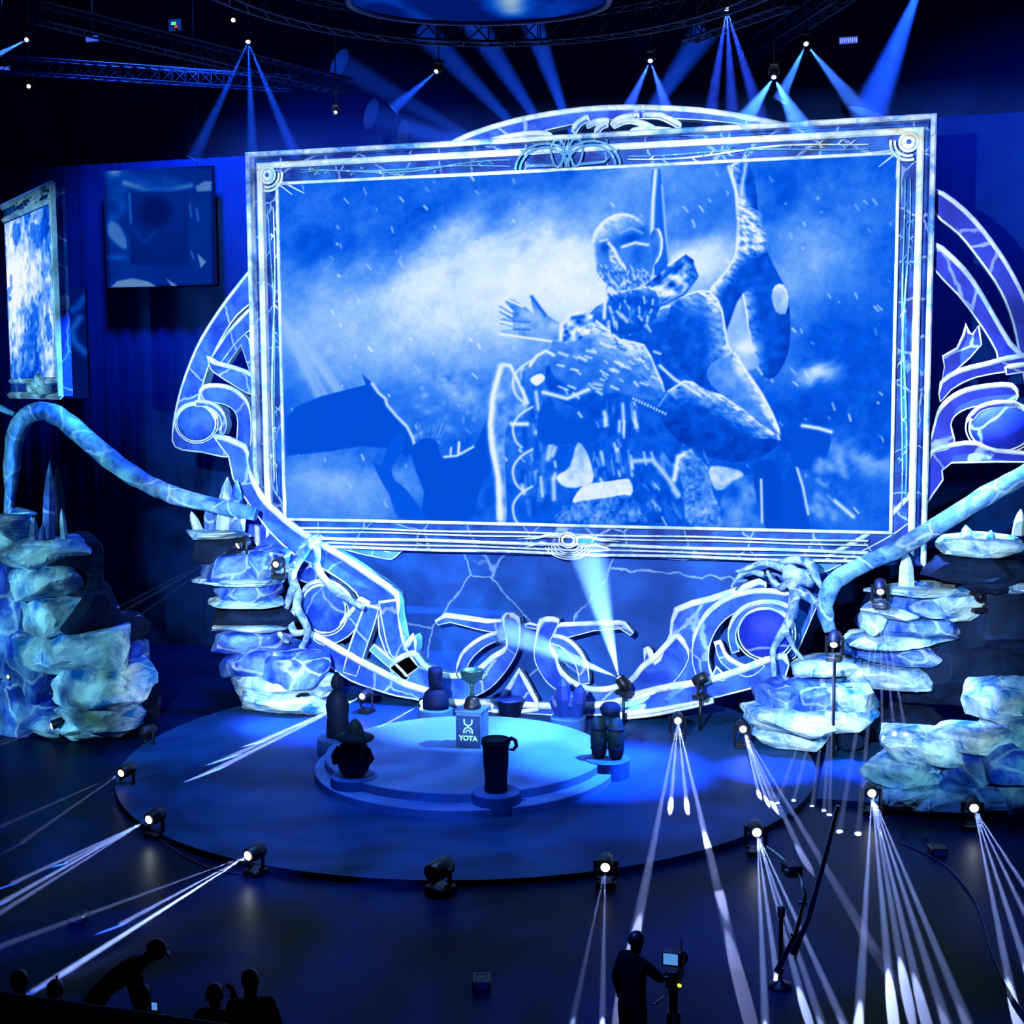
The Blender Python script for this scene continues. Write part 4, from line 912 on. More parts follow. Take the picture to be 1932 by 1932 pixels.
def paint_sq(X, Y, u, v):
    n = fbm(X, Y, 30, 60); n2 = fbm(X, Y, 9, 63, 3); p = Pic(X, Y, .0); p.L += .0
    p.poly([(203, 315), (398, 318), (400, 535), (208, 540)], .1, 4, smooth=0); p.L += (n-.5)*.06
    p.poly([(203, 316), (225, 313), (262, 330), (320, 335), (350, 350), (300, 362), (240, 360), (236, 400), (218, 420), (238, 450), (236, 470), (208, 445), (204, 380)], .26, 14, tex=.26+(n-.5)*.5)
    p.blob(216, 323, 13, 11, .62, .9); p.line([(235, 345), (275, 358), (320, 358), (360, 350)], 5, .6); p.poly([(368, 352), (385, 342), (399, 342), (399, 360), (372, 362)], .6, 4, smooth=0)
    p.poly([(206, 420), (224, 424), (238, 452), (236, 470), (215, 455), (204, 440)], .5, 5); p.blob(222, 486, 18, 6, .36, .8)
    p.poly([(244, 362), (355, 362), (356, 500), (246, 500)], .05, 3, smooth=0); p.blob(305, 390, 60, 60, .13, .8); p.blob(292, 400, 34, 34, .0, 1, 0, 4)
    p.line([(244, 365), (247, 420)], 2, .4); p.line([(250, 430), (272, 458), (290, 440)], 5, .12); p.line([(358, 385), (361, 408)], 2, .36); p.line([(371, 395), (374, 416)], 2.5, .4)
    p.poly([(372, 478), (389, 494), (379, 506)], .62, 3, smooth=0); p.poly([(208, 542), (222, 530), (250, 525), (280, 531), (298, 542)], .62, 3, smooth=1); p.poly([(313, 525), (338, 541), (325, 542)], .6, 3, smooth=0); p.line([(361, 475), (365, 488)], 2, .4)
    return p.L
flat_panel('projection_panel', 'small square projection panel with a dark middle on the drape at upper left', 'panel', 202, 312, 402, 543, 150, 170, paint_sq, .5)
def paint_st(X, Y, u, v):
    p = Pic(X, Y, .0); p.line([(160, 560), (146, 580), (138, 585)], 7, .3, .8); p.line([(150, 600), (136, 622), (140, 645), (160, 665)], 7, .36, .9); return p.L
flat_panel('projection_panel', 'narrow dim projection strip beside the left side screen', 'panel', 124, 545, 160, 752, 30, 120, paint_st, .5, 7.0)

# ------------------------------------------------------------------ pedestal, trophy and statues on the dais
pb_ = PZ(884, 1411, ZU)
ped = thing('pedestal', 'square blue trophy pedestal with lit cyan lettering in the middle of the dais', 'pedestal', (pb_.x, pb_.y+.38, ZU))
PW, PHt = .76, 1.02
MB().box((0, 0, PHt/2), (PW, PW, PHt), 0, 0, .015).build('body', MT['pedside'], ped)
MB().box((-.0, -PW/2-.008, PHt*.46), (PW*.94, .02, PHt*.9)).build('front_panel', MT['plinthbox'], ped)
MB().box((0, 0, PHt+.02), (PW+.06, PW+.06, .05), 0, 0, .01).build('top_plate', MT['pedside'], ped)
yl = -PW/2-.03
def strip(mb, pts, w_, closed=False): mb.tube([(x, yl, z) for x, z in pts], w_, 6, 0, closed=closed)
mb = MB(); lz = .60
A = np.linspace(math.pi, 2*math.pi, 14)
strip(mb, [(-.115, lz+.24)]+[(.115*math.cos(a), lz+.16+.105*math.sin(a)) for a in A]+[(.115, lz+.24)], .021)
strip(mb, [(0, lz+.055), (0, lz-.0)], .021)
A = np.linspace(0, math.pi, 14)
strip(mb, [(.125, lz-.17)]+[(.125*math.cos(a), lz-.12+.12*math.sin(a)) for a in A]+[(-.125, lz-.17)], .021)
strip(mb, [(.058, lz-.17)]+[(.058*math.cos(a), lz-.13+.05*math.sin(a)) for a in A]+[(-.058, lz-.17)], .014)
mb.build('lit_symbol', MT['logo'], ped)
fc = bpy.data.curves.new('lettering', 'FONT'); fc.body = 'YOTA'; fc.size = .20; fc.align_x = 'CENTER'; fc.extrude = .008; fc.offset = .006
fo = bpy.data.objects.new('lettering', fc); C.objects.link(fo); fo.parent = ped; fo.location = (0, yl, .22); fo.rotation_euler = (math.pi/2, 0, 0)
bpy.context.view_layer.update()
fm = bpy.data.meshes.new_from_object(fo.evaluated_get(bpy.context.evaluated_depsgraph_get())); fm.materials.clear(); fm.materials.append(MT['logo'])
fq = bpy.data.objects.new('lettering', fm); C.objects.link(fq); fq.parent = ped; fq.location = fo.location; fq.rotation_euler = fo.rotation_euler
bpy.data.objects.remove(fo); fq.name = 'lettering'

tr = thing('trophy', 'gold and green trophy cup on the lit pedestal', 'trophy', (ped.location.x, ped.location.y+.02, ZU+PHt+.045))
MB().lathe([(.24, 0), (.25, .03), (.25, .12), (.22, .14), (.20, .26), (.17, .30), (.12, .34), (.02, .36)], n=24).build('base', MT['black'], tr)
MB().lathe([(.05, .34), (.07, .40), (.05, .5), (.045, .6), (.08, .68), (.06, .72)], n=16).build('stem', MT['gold'], tr)
MB().lathe([(.05, .70), (.16, .76), (.28, .86), (.33, .98), (.335, 1.10), (.35, 1.12), (.31, 1.12), (.28, .98), (.2, .86), (.02, .82)], n=28).build('bowl', MT['gold'], tr)
for s_ in (-1, 1):
    MB().tube([(s_*.3, 0, 1.06), (s_*.44, 0, 1.04), (s_*.47, 0, .94), (s_*.38, 0, .84), (s_*.26, 0, .84)], .022, 8).build('handle', MT['gold'], tr)

def on(k): p = plinths[k]; return (p.x, p.y, PT)
# 0 cloaked figure, 1 broad-hatted figure, 2 tall tankard, 3 pair of barrels, 4 crystal cluster, 5 dark hooded bust
st = thing('statue', 'tall dark cloaked statue on the plinth at the left rim of the dais', 'statue', on(0))
MB().lathe([(.34, 0), (.36, .15), (.32, .6), (.36, .95), (.30, 1.2), (.16, 1.38), (.1, 1.42)], n=20, sx=1, sy=.8).build('cloak', MT['statue'], st)
MB().lathe([(.08, 1.38), (.17, 1.5), (.19, 1.62), (.14, 1.78), (.05, 1.92), (.01, 1.95)], n=16).build('hood', MT['statue'], st)
st = thing('statue', 'squat dark statue in a wide pointed hat at the front left of the dais', 'statue', on(1))
MB().lathe([(.26, 0), (.38, .12), (.44, .35), (.45, .6), (.36, .82), (.22, .95)], n=22).build('body', MT['statue'], st)
MB().lathe([(.18, .86), (.22, .96), (.2, 1.08), (.1, 1.14)], n=18).build('head', MT['statue'], st)
h = MB().lathe([(.50, 1.02), (.52, 1.05), (.30, 1.12), (.24, 1.2), (.19, 1.36), (.1, 1.5), (.02, 1.56)], n=26).build('hat', MT['olive'], st); h.rotation_euler = (.05, .06, 0)
for s_ in (-1, 1): MB().tube([(s_*.38, 0, .72), (s_*.52, -.08, .5), (s_*.42, -.22, .36)], [.1, .1, .09], 8).build('arm', MT['statue'], st)
st = thing('statue', 'tall dark tankard statue with a curled hook handle at the front of the dais', 'statue', on(2))
MB().lathe([(.26, 0), (.30, .04), (.28, .3), (.32, .7), (.33, 1.1), (.36, 1.3), (.36, 1.36), (.32, 1.37), (.30, 1.3), (.02, 1.28)], n=24).build('body', MT['statue'], st)
MB().lathe([(.345, .0), (.37, .03), (.37, .09), (.345, .12)], n=24).build('rim_band', MT['olive'], st); st.children[-1].location.z = 1.2
MB().tube([(.3, 0, 1.3), (.42, 0, 1.4), (.52, 0, 1.34), (.54, 0, 1.2), (.46, 0, 1.1), (.36, 0, 1.1)], [.05, .055, .055, .05, .045, .03], 8).build('handle', MT['statue'], st)
st = thing('statue', 'dark green statue like two upright barrels at the right rim of the dais', 'statue', on(3))
for s_ in (-1, 1):
    b_ = MB().lathe([(.14, 0), (.2, .1), (.24, .5), (.22, .9), (.16, 1.1), (.08, 1.16)], (s_*.24, 0, 0), 18).build('barrel', MT['olive'], st)
    for z_, r_ in ((.25, .225), (.8, .235)): MB().lathe([(r_, z_), (r_+.012, z_+.02), (r_+.012, z_+.06), (r_, z_+.08)], (s_*.24, 0, 0), 18).build('hoop', MT['statue'], b_)
MB().lathe([(.1, 1.15), (.26, 1.22), (.3, 1.38), (.2, 1.52), (.04, 1.56)], (.06, .1, 0), 16).build('cap', MT['statue'], st)
st = thing('statue', 'blue leaf shaped crystal statue at the back right of the dais', 'statue', on(4))
for k, (dx, h_, r_, ln) in enumerate([(-.12, 1.25, .26, -.05), (.25, 1.02, .24, .12), (.02, .8, .3, .0), (-.34, .6, .16, -.2)]):
    mb = MB(); mb.tube([(dx, .06*k, 0), (dx+ln*.5, .06*k, h_*.45), (dx+ln, .06*k, h_*.8), (dx+ln*1.1, .06*k, h_)], [r_*.7, r_, r_*.8, .03], 8, smooth=False); mb.build('crystal_leaf', MT['crystal'], st)
st = thing('statue', 'dark upright bust statue at the back of the dais left of the trophy', 'statue', on(5))
MB().lathe([(.42, 0), (.44, .2), (.36, .5), (.24, .62), (.16, .66)], n=20, sy=.8).build('shoulders', MT['statue'], st)
MB().lathe([(.18, .6), (.22, .8), (.24, 1.15), (.22, 1.3), (.02, 1.33)], n=14).build('tall_helmet', MT['statue'], st)
MB().box((.2, -.05, .75), (.14, .16, .2), 0, 0, .03).build('jaw_guard', MT['statue'], st)
pv = PZ(962, 1352, DZ); ur = thing('urn', 'small dark urn on the deck between the dais and the pale triangle', 'urn', (pv.x, pv.y, DZ))
MB().lathe([(.28, 0), (.3, .05), (.36, .35), (.42, .5), (.44, .58), (.38, .58), (.34, .45), (.02, .4)], n=22).build('bowl', MT['statue'], ur)
MB().lathe([(.44, .54), (.46, .57), (.44, .61), (.40, .61)], n=22).build('rim', MT['crystal'], ur)

# ------------------------------------------------------------------ moving lights
HZ = {'n': haze('beam_haze', .055, .5, (.75, .85, 1)), 'd': haze('dense_beam_haze', .07, .2, (.7, .85, 1)), 's': haze('soft_beam_haze', .022, .3, (.25, .5, 1))}
def light_colour(k): return {'w': (.32, .44, 1), 'b': (.03, .15, 1), 'c': (.14, .32, 1), 'v': (.08, .14, 1)}[k]
def constant_falloff(l, smooth=0.0):
    """a beam fixture's optics throw parallel light, so the beam keeps its strength along its length"""
    l.use_nodes = True; nt = l.node_tree
    em = next(n for n in nt.nodes if n.type == 'EMISSION')
    lf = nt.nodes.new('ShaderNodeLightFalloff'); lf.inputs['Strength'].default_value = 1.0
    ad = nt.nodes.new('ShaderNodeMath'); ad.operation = 'MULTIPLY_ADD'; nt.links.new(lf.outputs['Linear'], ad.inputs[0]); ad.inputs[1].default_value = .7; ad.inputs[2].default_value = 4.5
    nt.links.new(ad.outputs[0], em.inputs['Strength'])
def beam(parent, org, p0, p1, r0, r1, power, col, hz='n', blend=.25):
    """one shaft of light: its hazy air and the lamp inside; p0, p1 in world space"""
    p0, p1 = Vector(p0), Vector(p1); d = p1-p0; L_ = d.length; dn = d.normalized()
    o_ = Vector(org)
    mb = MB(); mb.tube([p0-o_+dn*.02, p1-o_], [r0, r1], 16)
    b = mb.build('light_beam', HZ[hz], parent)
    b['kind'] = 'stuff'
    ap = r0*L_/max(1e-4, r1-r0)                      # apex behind the lens so that the lamp's cone and the shaft agree
    s = spot('beam_lamp', p0-o_+dn*.07, p1-o_, 2*math.atan(r1/L_)*1.0, power, light_colour(col), .012, blend, parent)
    constant_falloff(s.data)
    return b
def moving_head(lp, aim, label, lit='lens', up=True, group='moving head floor lights', base_h=.42, scale=1.0, name='moving_head_light', floor_z=None):
    """base, yoke and tilting head around the lens point lp, looking at aim"""
    lp = Vector(lp); aim = Vector(aim); d = (aim-lp).normalized(); s = scale
    hc = lp-d*.24*s                                  # pivot of the head
    bz = (floor_z if floor_z is not None else hc.z-.42*s) if up else hc.z+.42*s
    t = thing(name, label, 'stage light', (hc.x, hc.y, bz), 0, group)
    yaw = math.atan2(d.y, d.x); sg = 1 if up else -1; hh = abs(hc.z-bz)
    MB().box((0, 0, sg*.07*s), (.42*s, .42*s, .14*s), 0, yaw, .02).build('base', MT['black'], t)
    yk = MB(); ax = Vector((-math.sin(yaw), math.cos(yaw), 0))
    for k in (-1, 1): yk.tube([ax*k*.14*s+Vector((0, 0, sg*.14*s)), ax*k*.23*s+Vector((0, 0, sg*.2*s)), ax*k*.23*s+Vector((0, 0, sg*(hh+.06*s)))], .045*s, 8, smooth=False)
    yk.build('yoke', MT['black'], t)
    h0 = Vector((0, 0, sg*hh)); q = d
    hd = MB().tube([h0-q*.22*s, h0-q*.2*s, h0+q*.05*s, h0+q*.2*s, h0+q*.235*s], [.10*s, .17*s, .19*s, .17*s, .16*s], 14)
    hd.build('head', MT['black'], t)
    MB().tube([h0+q*.236*s, h0+q*.25*s, h0+q*.268*s], [.10*s, .09*s, .03*s], 14).build('lens', MT[lit], t)
    return t
FLOOR_LIGHTS = [
 # lens px, lens height above its support (m), support z, [beam end px on the floor], power, style, label
 ((1279, 1360), .62, DZ, [((1193, 1790), 1.0), ((1262, 1560), 1.2), ((1300, 1560), 1.3), ((1392, 1835), .9), ((1352, 1665), .8)], 'white moving light on the deck right of the urn with five bright beams'),
 ((1402, 1376), .6, DZ, [((1440, 1530), 1.2), ((1458, 1545), 1.2), ((1476, 1560), 1.2), ((1512, 1610), .8), ((1655, 1800), .7)], 'white moving light in front of the low pale rock mound'),
 ((1645, 1497), .6, 0, [((1618, 1965), 1.0), ((1681, 1880), 1.0), ((1706, 1850), .8), ((1738, 1890), 1.0), ((1800, 1975), 1.0), ((1842, 1970), .9)], 'white moving light left of the wide cyan rock pile with a fan of beams'),
 ((1838, 1525), .6, 0, [((1912, 1890), .9), ((1945, 1850), .9), ((1985, 1830), .8), ((1990, 1760), .8)], 'white moving light in front of the wide cyan rock pile'),
 ((1428, 1571), .6, DZ, [((1446, 1975), .9), ((1468, 1860), .9), ((1515, 1890), .9), ((1560, 1960), .8), ((1605, 1960), 1.0)], 'white moving light at the right front edge of the round deck'),
 ((1142, 1637), .5, DZ, [((1136, 1950), .35), ((1075, 1950), .2)], 'dim moving light at the front edge of the deck facing us'),
 ((683, 1314), .6, DZ, [((318, 1496), 8.0), ((432, 1424), 9.0), ((360, 1462), 7.0)], 'farther of the two moving lights left of the dais behind the cloaked statue'),
 ((797, 1327), .6, DZ, [((583, 1452), 2.80), ((640, 1420), 2.10), ((320, 1590), 2.10)], 'moving light beside the bust statue with beams crossing the dais'),
 ((280, 1547), .5, DZ, [((0, 1705), 2.80), ((20, 1668), 2.10), ((122, 1628), 2.10), ((-60, 1760), 1.40)], 'moving light at the left edge of the round deck'),
 ((467, 1615), .5, DZ, [((112, 1842), 4.20), ((60, 1872), 3.15), ((225, 1745), 3.50), ((-40, 1800), 1.75)], 'moving light at the front left edge of the deck with bright floor streaks'),
 ((228, 1459), .5, 0, [((0, 1560), .3), ((40, 1590), .25)], 'moving light on the dark floor left of the deck'),
 ((98, 1370), .5, 0, [((-40, 1420), .3), ((-20, 1405), .25)], 'moving light at the foot of the left ice rock tower'),
]
def ground(px, h_):
    p = PZ(px[0], px[1], DZ+h_); return DZ if (p.x-DC[0])**2+(p.y-DC[1])**2 < (DR-.3)**2 else 0.0
for lp, h_, sz, ends, lab in FLOOR_LIGHTS:
    sz = ground(lp, h_); P0 = PZ(lp[0], lp[1], sz+h_)
    aim = sum((PZ(a, b, sz if sz else 0) for (a, b), k in ends), Vector())/len(ends)
    dim = 'lens' if ends[0][1] > .5 else 'warm'
    t = moving_head(P0, aim, lab, dim, True, floor_z=sz)
    for (a, b), k in ends:
        e_ = PZ(a, b, 0.02); L_ = (e_-P0).length
        beam(t, t.location, P0, e_, .03, (.0068*L_+.03), 8000*k, 'w', 'n')
# lights standing on the scenery
def raised(px, Y, ends, lab, power=1.0, col='w', lit='lens', zsup=None, yend=None, r1=.01, stand=False, through=None, aim_at=None):
    P0 = PY(px[0], px[1], Y)
    es = [(PZ(a, b, .02) if yend is None else PY(a, b, yend)) for a, b in ends]
    if through: es = [P0+(PY(a, b, through)-P0)*((P0.z-.02)/(P0.z-PY(a, b, through).z)) for a, b in ends]
    aim = sum(es, Vector())/len(es) if es else (aim_at or P0+Vector((0, -1, -.1)))
    t = moving_head(P0, aim, lab, lit, True, group='moving head lights on the scenery', floor_z=(P0.z-.5 if zsup is None else zsup))
    if stand: MB().tube([(0, 0, 0), (0, 0, DZ+.01-t.location.z)], .05, 8).build('stand', MT['black'], t)
    for e_ in es: beam(t, t.location, P0, e_, .028, r1*.6*(e_-P0).length+.03, 16000*power, col, 'n')
    return t
raised((1573, 1217), -3.5, [(1478, 1482), (1500, 1500), (1532, 1520), (1556, 1505), (1566, 1490)], 'moving light on the rocks below the slanting branch with five thin beams', .7, stand=True, through=-7.5)
raised((1661, 1117), -1.9, [(1622, 1345), (1640, 1345), (1664, 1350), (1684, 1350), (1702, 1345)], 'moving light on the right terraced rocks with narrow pale beams', .7, through=-6.0)
raised((448, 1030), -1.9, [(205, 1168), (190, 1180), (222, 1190), (215, 1150)], 'small moving light on the left slabs throwing thin beams at the rock tower', .18, 'c', 'warm', None, -5.2, .008)
raised((1168, 1279), -1.2, [], 'brightest moving light on the crescent band of the ring', 1, stand=True, aim_at=PY(1030, 1100, -.4))
t = bpy.data.objects[[o.name for o in C.objects if o.get('label', '').startswith('brightest moving')][0]]
P0 = PY(1168, 1279, -1.2)
beam(t, t.location, P0, PY(1108, 1036, -.5), .07, .75, 20000, 'c', 'd', .9); beam(t, t.location, P0, PY(948, 1188, -1.0), .07, .55, 20000, 'c', 'd', .9)
t = raised((1310, 1287), -1.2, [], 'bright moving light near the right end of the crescent band', 1, stand=True, aim_at=PY(1260, 1312, -1.0))
P0 = PY(1310, 1287, -1.2)
for e_ in ((1262, 1302), (1258, 1312), (1255, 1322)): beam(t, t.location, P0, PY(*e_, -.9), .04, .07, 9000, 'c', 'n')
raised((520, 1065), -1.8, [], 'unlit dark moving light beside the left root cluster', lit='warm')
for px, sz, lab, lit in (((560, 1322), .15, 'dark moving light in front of the layered ice slabs', 'warm'), ((812, 1650), DZ, 'unlit moving light at the front edge of the deck', 'black'),
                         ((268, 1384), 0, 'unlit moving light right of the left ice rock tower', 'black'), ((14, 1275), 1.4, 'dark moving light on the black case at the left edge', 'warm')):
    sz = sz if sz == 1.4 else ground(px, .5)
    P0 = PZ(px[0], px[1], sz+.5); moving_head(P0, P0+Vector((-.5, -1, -.15)), lab, lit, True, floor_z=sz, scale=1.25 if px[0] == 812 else 1.0)
P0 = PY(1790, 1082, -.9); moving_head(P0, P0+Vector((-.2, -1, -.2)), 'unlit moving light on the pale disc shaped terrace rock', 'black', True, 'moving head lights on the scenery', floor_z=P0.z-.45)
P0 = PY(1852, 1128, -1.2); moving_head(P0, P0+Vector((.4, -1, -.2)), 'unlit moving light at the end of the disc shaped terrace rock', 'black', True, 'moving head lights on the scenery', floor_z=P0.z-.45)
bc = PZ(12, 1330, 0); t = thing('flight_case', 'black flight case under a light at the left edge', 'case', (bc.x, bc.y-.2, 0))
MB().box((0, 0, .68), (1.1, .9, 1.3), 0, .2, .03).build('body', MT['black'], t)
for s_ in (-1, 1):
    for q_ in (-1, 1): MB().lathe([(.05, 0), (.06, .03), (.05, .06)], (s_*.42, q_*.32, 0), 10).build('caster', MT['black'], t)
MB().tube([(-.2, -.47, .8), (-.2, -.52, .8), (.2, -.43, .8), (.2, -.40, .8)], .015, 6).build('handle', MT['metal'], t)

# ------------------------------------------------------------------ trusses and hanging lights
def truss(mb, path, w_=.45, h_=.45, r=.035, closed=False, step=1):
    n = len(path); P = [Vector(p) for p in path]; ch = [[], [], [], []]
    for i in range(n):
        a, b = P[(i-1) % n if closed else max(0, i-1)], P[(i+1) % n if closed else min(n-1, i+1)]
        t = (b-a).normalized(); s_ = Vector((-t.y, t.x, 0)).normalized()
        for k, (u, v) in enumerate(((-1, -1), (1, -1), (1, 1), (-1, 1))): ch[k].append(P[i]+s_*u*w_/2+Vector((0, 0, v*h_/2)))
    for c_ in ch: mb.tube(c_, r, 6, closed=closed)
    for i in range(n if closed else n-1):
        j = (i+1) % n
        for k in range(4):
            a, b = ch[k][i], ch[(k+1) % 4][j]
            mb.tube([a, b], r*.55, 4, cap=False)
            mb.tube([ch[k][i], ch[(k+1) % 4][i]], r*.5, 4, cap=False)
def hang(t, pts, top=31.0):
    for p in pts: MB().tube([p, (p[0], p[1], top)], .012, 5).build('hanging_wire', MT['black'], t)
ctr = PZ(930, 82, 20.6); dirh = Vector((ctr.x-CLOC[0], ctr.y-CLOC[1], 0)).normalized()
RC = ctr-dirh*7.3; RC.z = 20.95
t = thing('ring_truss', 'large circular lattice truss hanging over the stage', 'truss', RC)
mb = MB(); truss(mb, [(7.3*math.cos(2*math.pi*i/64), 7.3*math.sin(2*math.pi*i/64), 0) for i in range(64)], .5, .7, .04, True); mb.build('lattice', MT['metal'], t)
hang(t, [(7.3*math.cos(a), 7.3*math.sin(a), .4) for a in (0, 1.57, 3.14, 4.71)], 31-RC.z)
c2 = PZ(905, 42, 20.3); OC = c2-dirh*1.95; OC.z = 20.3
t = thing('overhead_screen', 'oval overhead screen with a soft blue picture inside the ring truss', 'screen', OC)
mb = MB(); n = 72; RX, RY = 3.2, 1.95
rot = math.atan2(dirh.y, dirh.x)-math.pi/2
def ov(i, k=1): a = 2*math.pi*i/n; x, y = RX*k*math.cos(a), RY*k*math.sin(a); return (x*math.cos(rot)-y*math.sin(rot), x*math.sin(rot)+y*math.cos(rot))
nr = 40; vs = []; fs = []; cols = []
for r_ in range(nr+1):
    for i in range(n): vs.append(ov(i, r_/nr*.97+1e-4)+(0,))
V = np.array(vs); pxy = PXY(V+np.array(OC)); X, Y = pxy[:, 0], pxy[:, 1]
L = -.30+.52*fbm(X+500, Y*3+900, 90, 77); L += .75*np.exp(-((X-965)/30)**2)*np.clip((40-Y)/20, 0, 1)+.22*np.exp(-((X-740-Y*1.5)/26)**2)+.12*np.exp(-((X-1080)/70)**2)
for r_ in range(nr):
    for i in range(n): fs.append((r_*n+i, (r_+1)*n+i, (r_+1)*n+(i+1) % n, r_*n+(i+1) % n))
mb.add(vs, fs, 0, True); o = mb.build('screen_picture', MT['pict'], t)
ca = o.data.color_attributes.new('picture', 'FLOAT_COLOR', 'POINT'); ca.data.foreach_set('color', np.concatenate([to_cols(L, .62), np.ones((len(L), 1))], 1).reshape(-1))
mb = MB(); mb.tube([ov(i)+(.0,) for i in range(n)], .10, 6, closed=True); mb.tube([ov(i, 1.04)+(.22,) for i in range(n)], .06, 6, closed=True); mb.build('rim', MT['metal'], t)
mb = MB(); mb.add([ov(i, .985)+(.04,) for i in range(n)]+[ov(i, .985)+(.3,) for i in range(n)], [tuple(range(n, 2*n))]+[(i, (i+1) % n, n+(i+1) % n, n+i) for i in range(n)]); mb.build('housing', MT['black'], t)
hang(t, [ov(i, .9)+(.3,) for i in (0, 18, 36, 54)], 31-OC.z)
def straight(lab, a, b, za, zb, seg=14):
    A, B = PZ(a[0], a[1], za), PZ(b[0], b[1], zb); t = thing('lighting_truss', lab, 'truss', A, group='straight lattice trusses under the roof')
    mb = MB(); truss(mb, [(B-A)*(i/seg) for i in range(seg+1)], .5, .5, .035); mb.build('lattice', MT['metal'], t)
    hang(t, [(B-A)*.1+Vector((0, 0, .25)), (B-A)*.9+Vector((0, 0, .25))], 31-max(A.z, B.z)); return t
straight('long lattice truss slanting over the upper left of the stage', (60, 20), (655, 165), 21.0, 21.0, 26)
straight('lattice truss low over the upper left corner', (-30, 120), (560, 160), 22.0, 22.0, 24)
straight('short lattice truss at upper right behind the bright lights', (1400, 110), (1600, -20), 21.5, 21.5, 10)
straight('lattice truss high at the right over the ring end', (1300, 62), (1500, -10), 21.0, 21.0, 10)
def hanging_light(px, Y, ends, lab, col='b', power=1.0, lit='lenssoft', r1=.05, hz='s', s=1.0):
    P0 = PY(px[0], px[1], Y); es = [PY(a, b, Y+dy) for a, b, dy in ends]
    aim = sum(es, Vector())/len(es) if es else P0+Vector((0, -1, -.6))
    s *= .6; aim = P0+(aim-P0).normalized()+1.1*(Vector(CLOC)-P0).normalized()
    t = moving_head(P0, aim, lab, lit, False, group='moving head lights under the roof', name='hanging_moving_light', scale=s)
    MB().tube([(0, 0, 0), (0, 0, 31-t.location.z)], .02, 6).build('drop_pipe', MT['black'], t)
    for e_ in es: beam(t, t.location, P0, e_, .07, r1*(e_-P0).length+.08, 9500*power, col, hz, .8)
    return t
hanging_light((50, 75), -6, [(-60, 132, -2)], 'bright hanging light near the upper left corner with a beam going left', 'c', 1.2)
hanging_light((468, 79), -4, [(365, 300, 0), (478, 320, 0), (560, 300, 0)], 'hanging light left above the frame with tall blue beams', 'b', 1.3, 'lens', .045)
hanging_light((440, 38), -5, [], 'hanging light beside a curved reflector at upper left', lit='lenssoft')
hanging_light((823, 135), -3, [(742, 205, 0)], 'hanging light between the ring truss and the frame top', 'b', .9, 'lens', .09)
hanging_light((1227, 115), -3, [(1185, 205, 0), (1262, 215, 0)], 'violet hanging light above the crest of the arch', 'v', 1.3, 'lens', .10)
hanging_light((1371, 17), -5, [(1335, 250, 0), (1385, 270, 0), (1440, 240, 0)], 'hanging light at the top edge with tall violet beams', 'v', 1.2, 'lens', .06)
hanging_light((1521, 83), -4, [(1470, 190, 0), (1640, 230, 0)], 'white star bright hanging light above the right of the frame', 'c', 1.1, 'lens', .10)
hanging_light((1460, 146), -3, [(1400, 235, .5), (1520, 260, .5)], 'white star bright hanging light just above the frame top', 'c', 1.6, 'lens', .20)
hanging_light((54, 163), -4, [], 'dim hanging light below the upper left truss', lit='lenssoft')
hanging_light((633, 212), -2, [], 'dim hanging light low under the end of the left truss', lit='lenssoft', s=.8)
hanging_light((1750, -60), -6, [(1640, 215, 0)], 'hanging light beyond the top edge throwing a wide beam at the right', 'b', 2.0, 'lens', .13)
# fan of beams from lights behind the screen top
t = thing('light_bar', 'bar of lights behind the screen top sending a fan of blue beams upward', 'stage light', PY(1080, 330, 2.2))
MB().box((0, 0, 0), (4, .3, .25), 0, 0, .03).build('bar', MT['black'], t)
MB().tube([(0, .3, 0), (0, .3, -t.location.z)], .05, 8).build('stand', MT['black'], t)
P0 = t.location
for k, (a, b, w_) in enumerate([(640, 120, .7), (700, 215, .6), (800, 60, .9), (890, 40, 1.0), (985, -10, 1.2), (760, 255, .5), (1330, 60, .8)]):
    o0 = Vector(P0)+Vector((-1.4+.45*k, 0, .15)); beam(t, P0, o0, PY(a, b, 2.2), .08, .55, 19000*w_, 'b', 's', .9)
def led_panel(px, w_, h_, Y, mat, lab, nm='signal_board'):
    c = PY(px[0], px[1], Y); s = SCALE(Y, *px); t = thing(nm, lab, 'panel', c)
    MB().box((0, .06, 0), (w_*s+.06, .1, h_*s+.06)).build('housing', MT['black'], t)
    MB().box((0, 0, 0), (w_*s, .03, h_*s)).build('lit_face', MT[mat], t)
    MB().tube([(0, .08, 0), (0, .08, 31-c.z)], .012, 5).build('hanging_wire', MT['black'], t); return t
led_panel((173, 73), 24, 10, 2, 'led', 'small blue lit panel high at upper left')
led_panel((6, 130), 28, 8, 2, 'led', 'blue lit panel at the left edge under the roof')
t = led_panel((1601, 76), 34, 12, 4, 'led', 'small blue lit panel with pale marks at upper right')
s = SCALE(4, 1601, 76); mb = MB()
for k in range(9): mb.box((-14*s+k*3.5*s, -.02, (.8 if k % 2 else -.8)*s), (1.2*s, .02, (8-(k*5) % 4)*s))
mb.build('pale_marks', MT['ledpale'], t)
c = PY(330, 47, 3); t = thing('indicator_lamps', 'tiny green and red indicator lamps under the roof', 'lamp', c)
MB().box((0, .05, 0), (.5, .1, .4)).build('housing', MT['black'], t); MB().box((-.04, -.02, .05), (.16, .04, .09)).build('green_lamp', MT['green'], t); MB().box((.05, -.02, -.07), (.12, .04, .08)).build('red_lamp', MT['red'], t)
MB().tube([(0, .08, 0), (0, .08, 31-c.z)], .012, 5).build('hanging_wire', MT['black'], t)

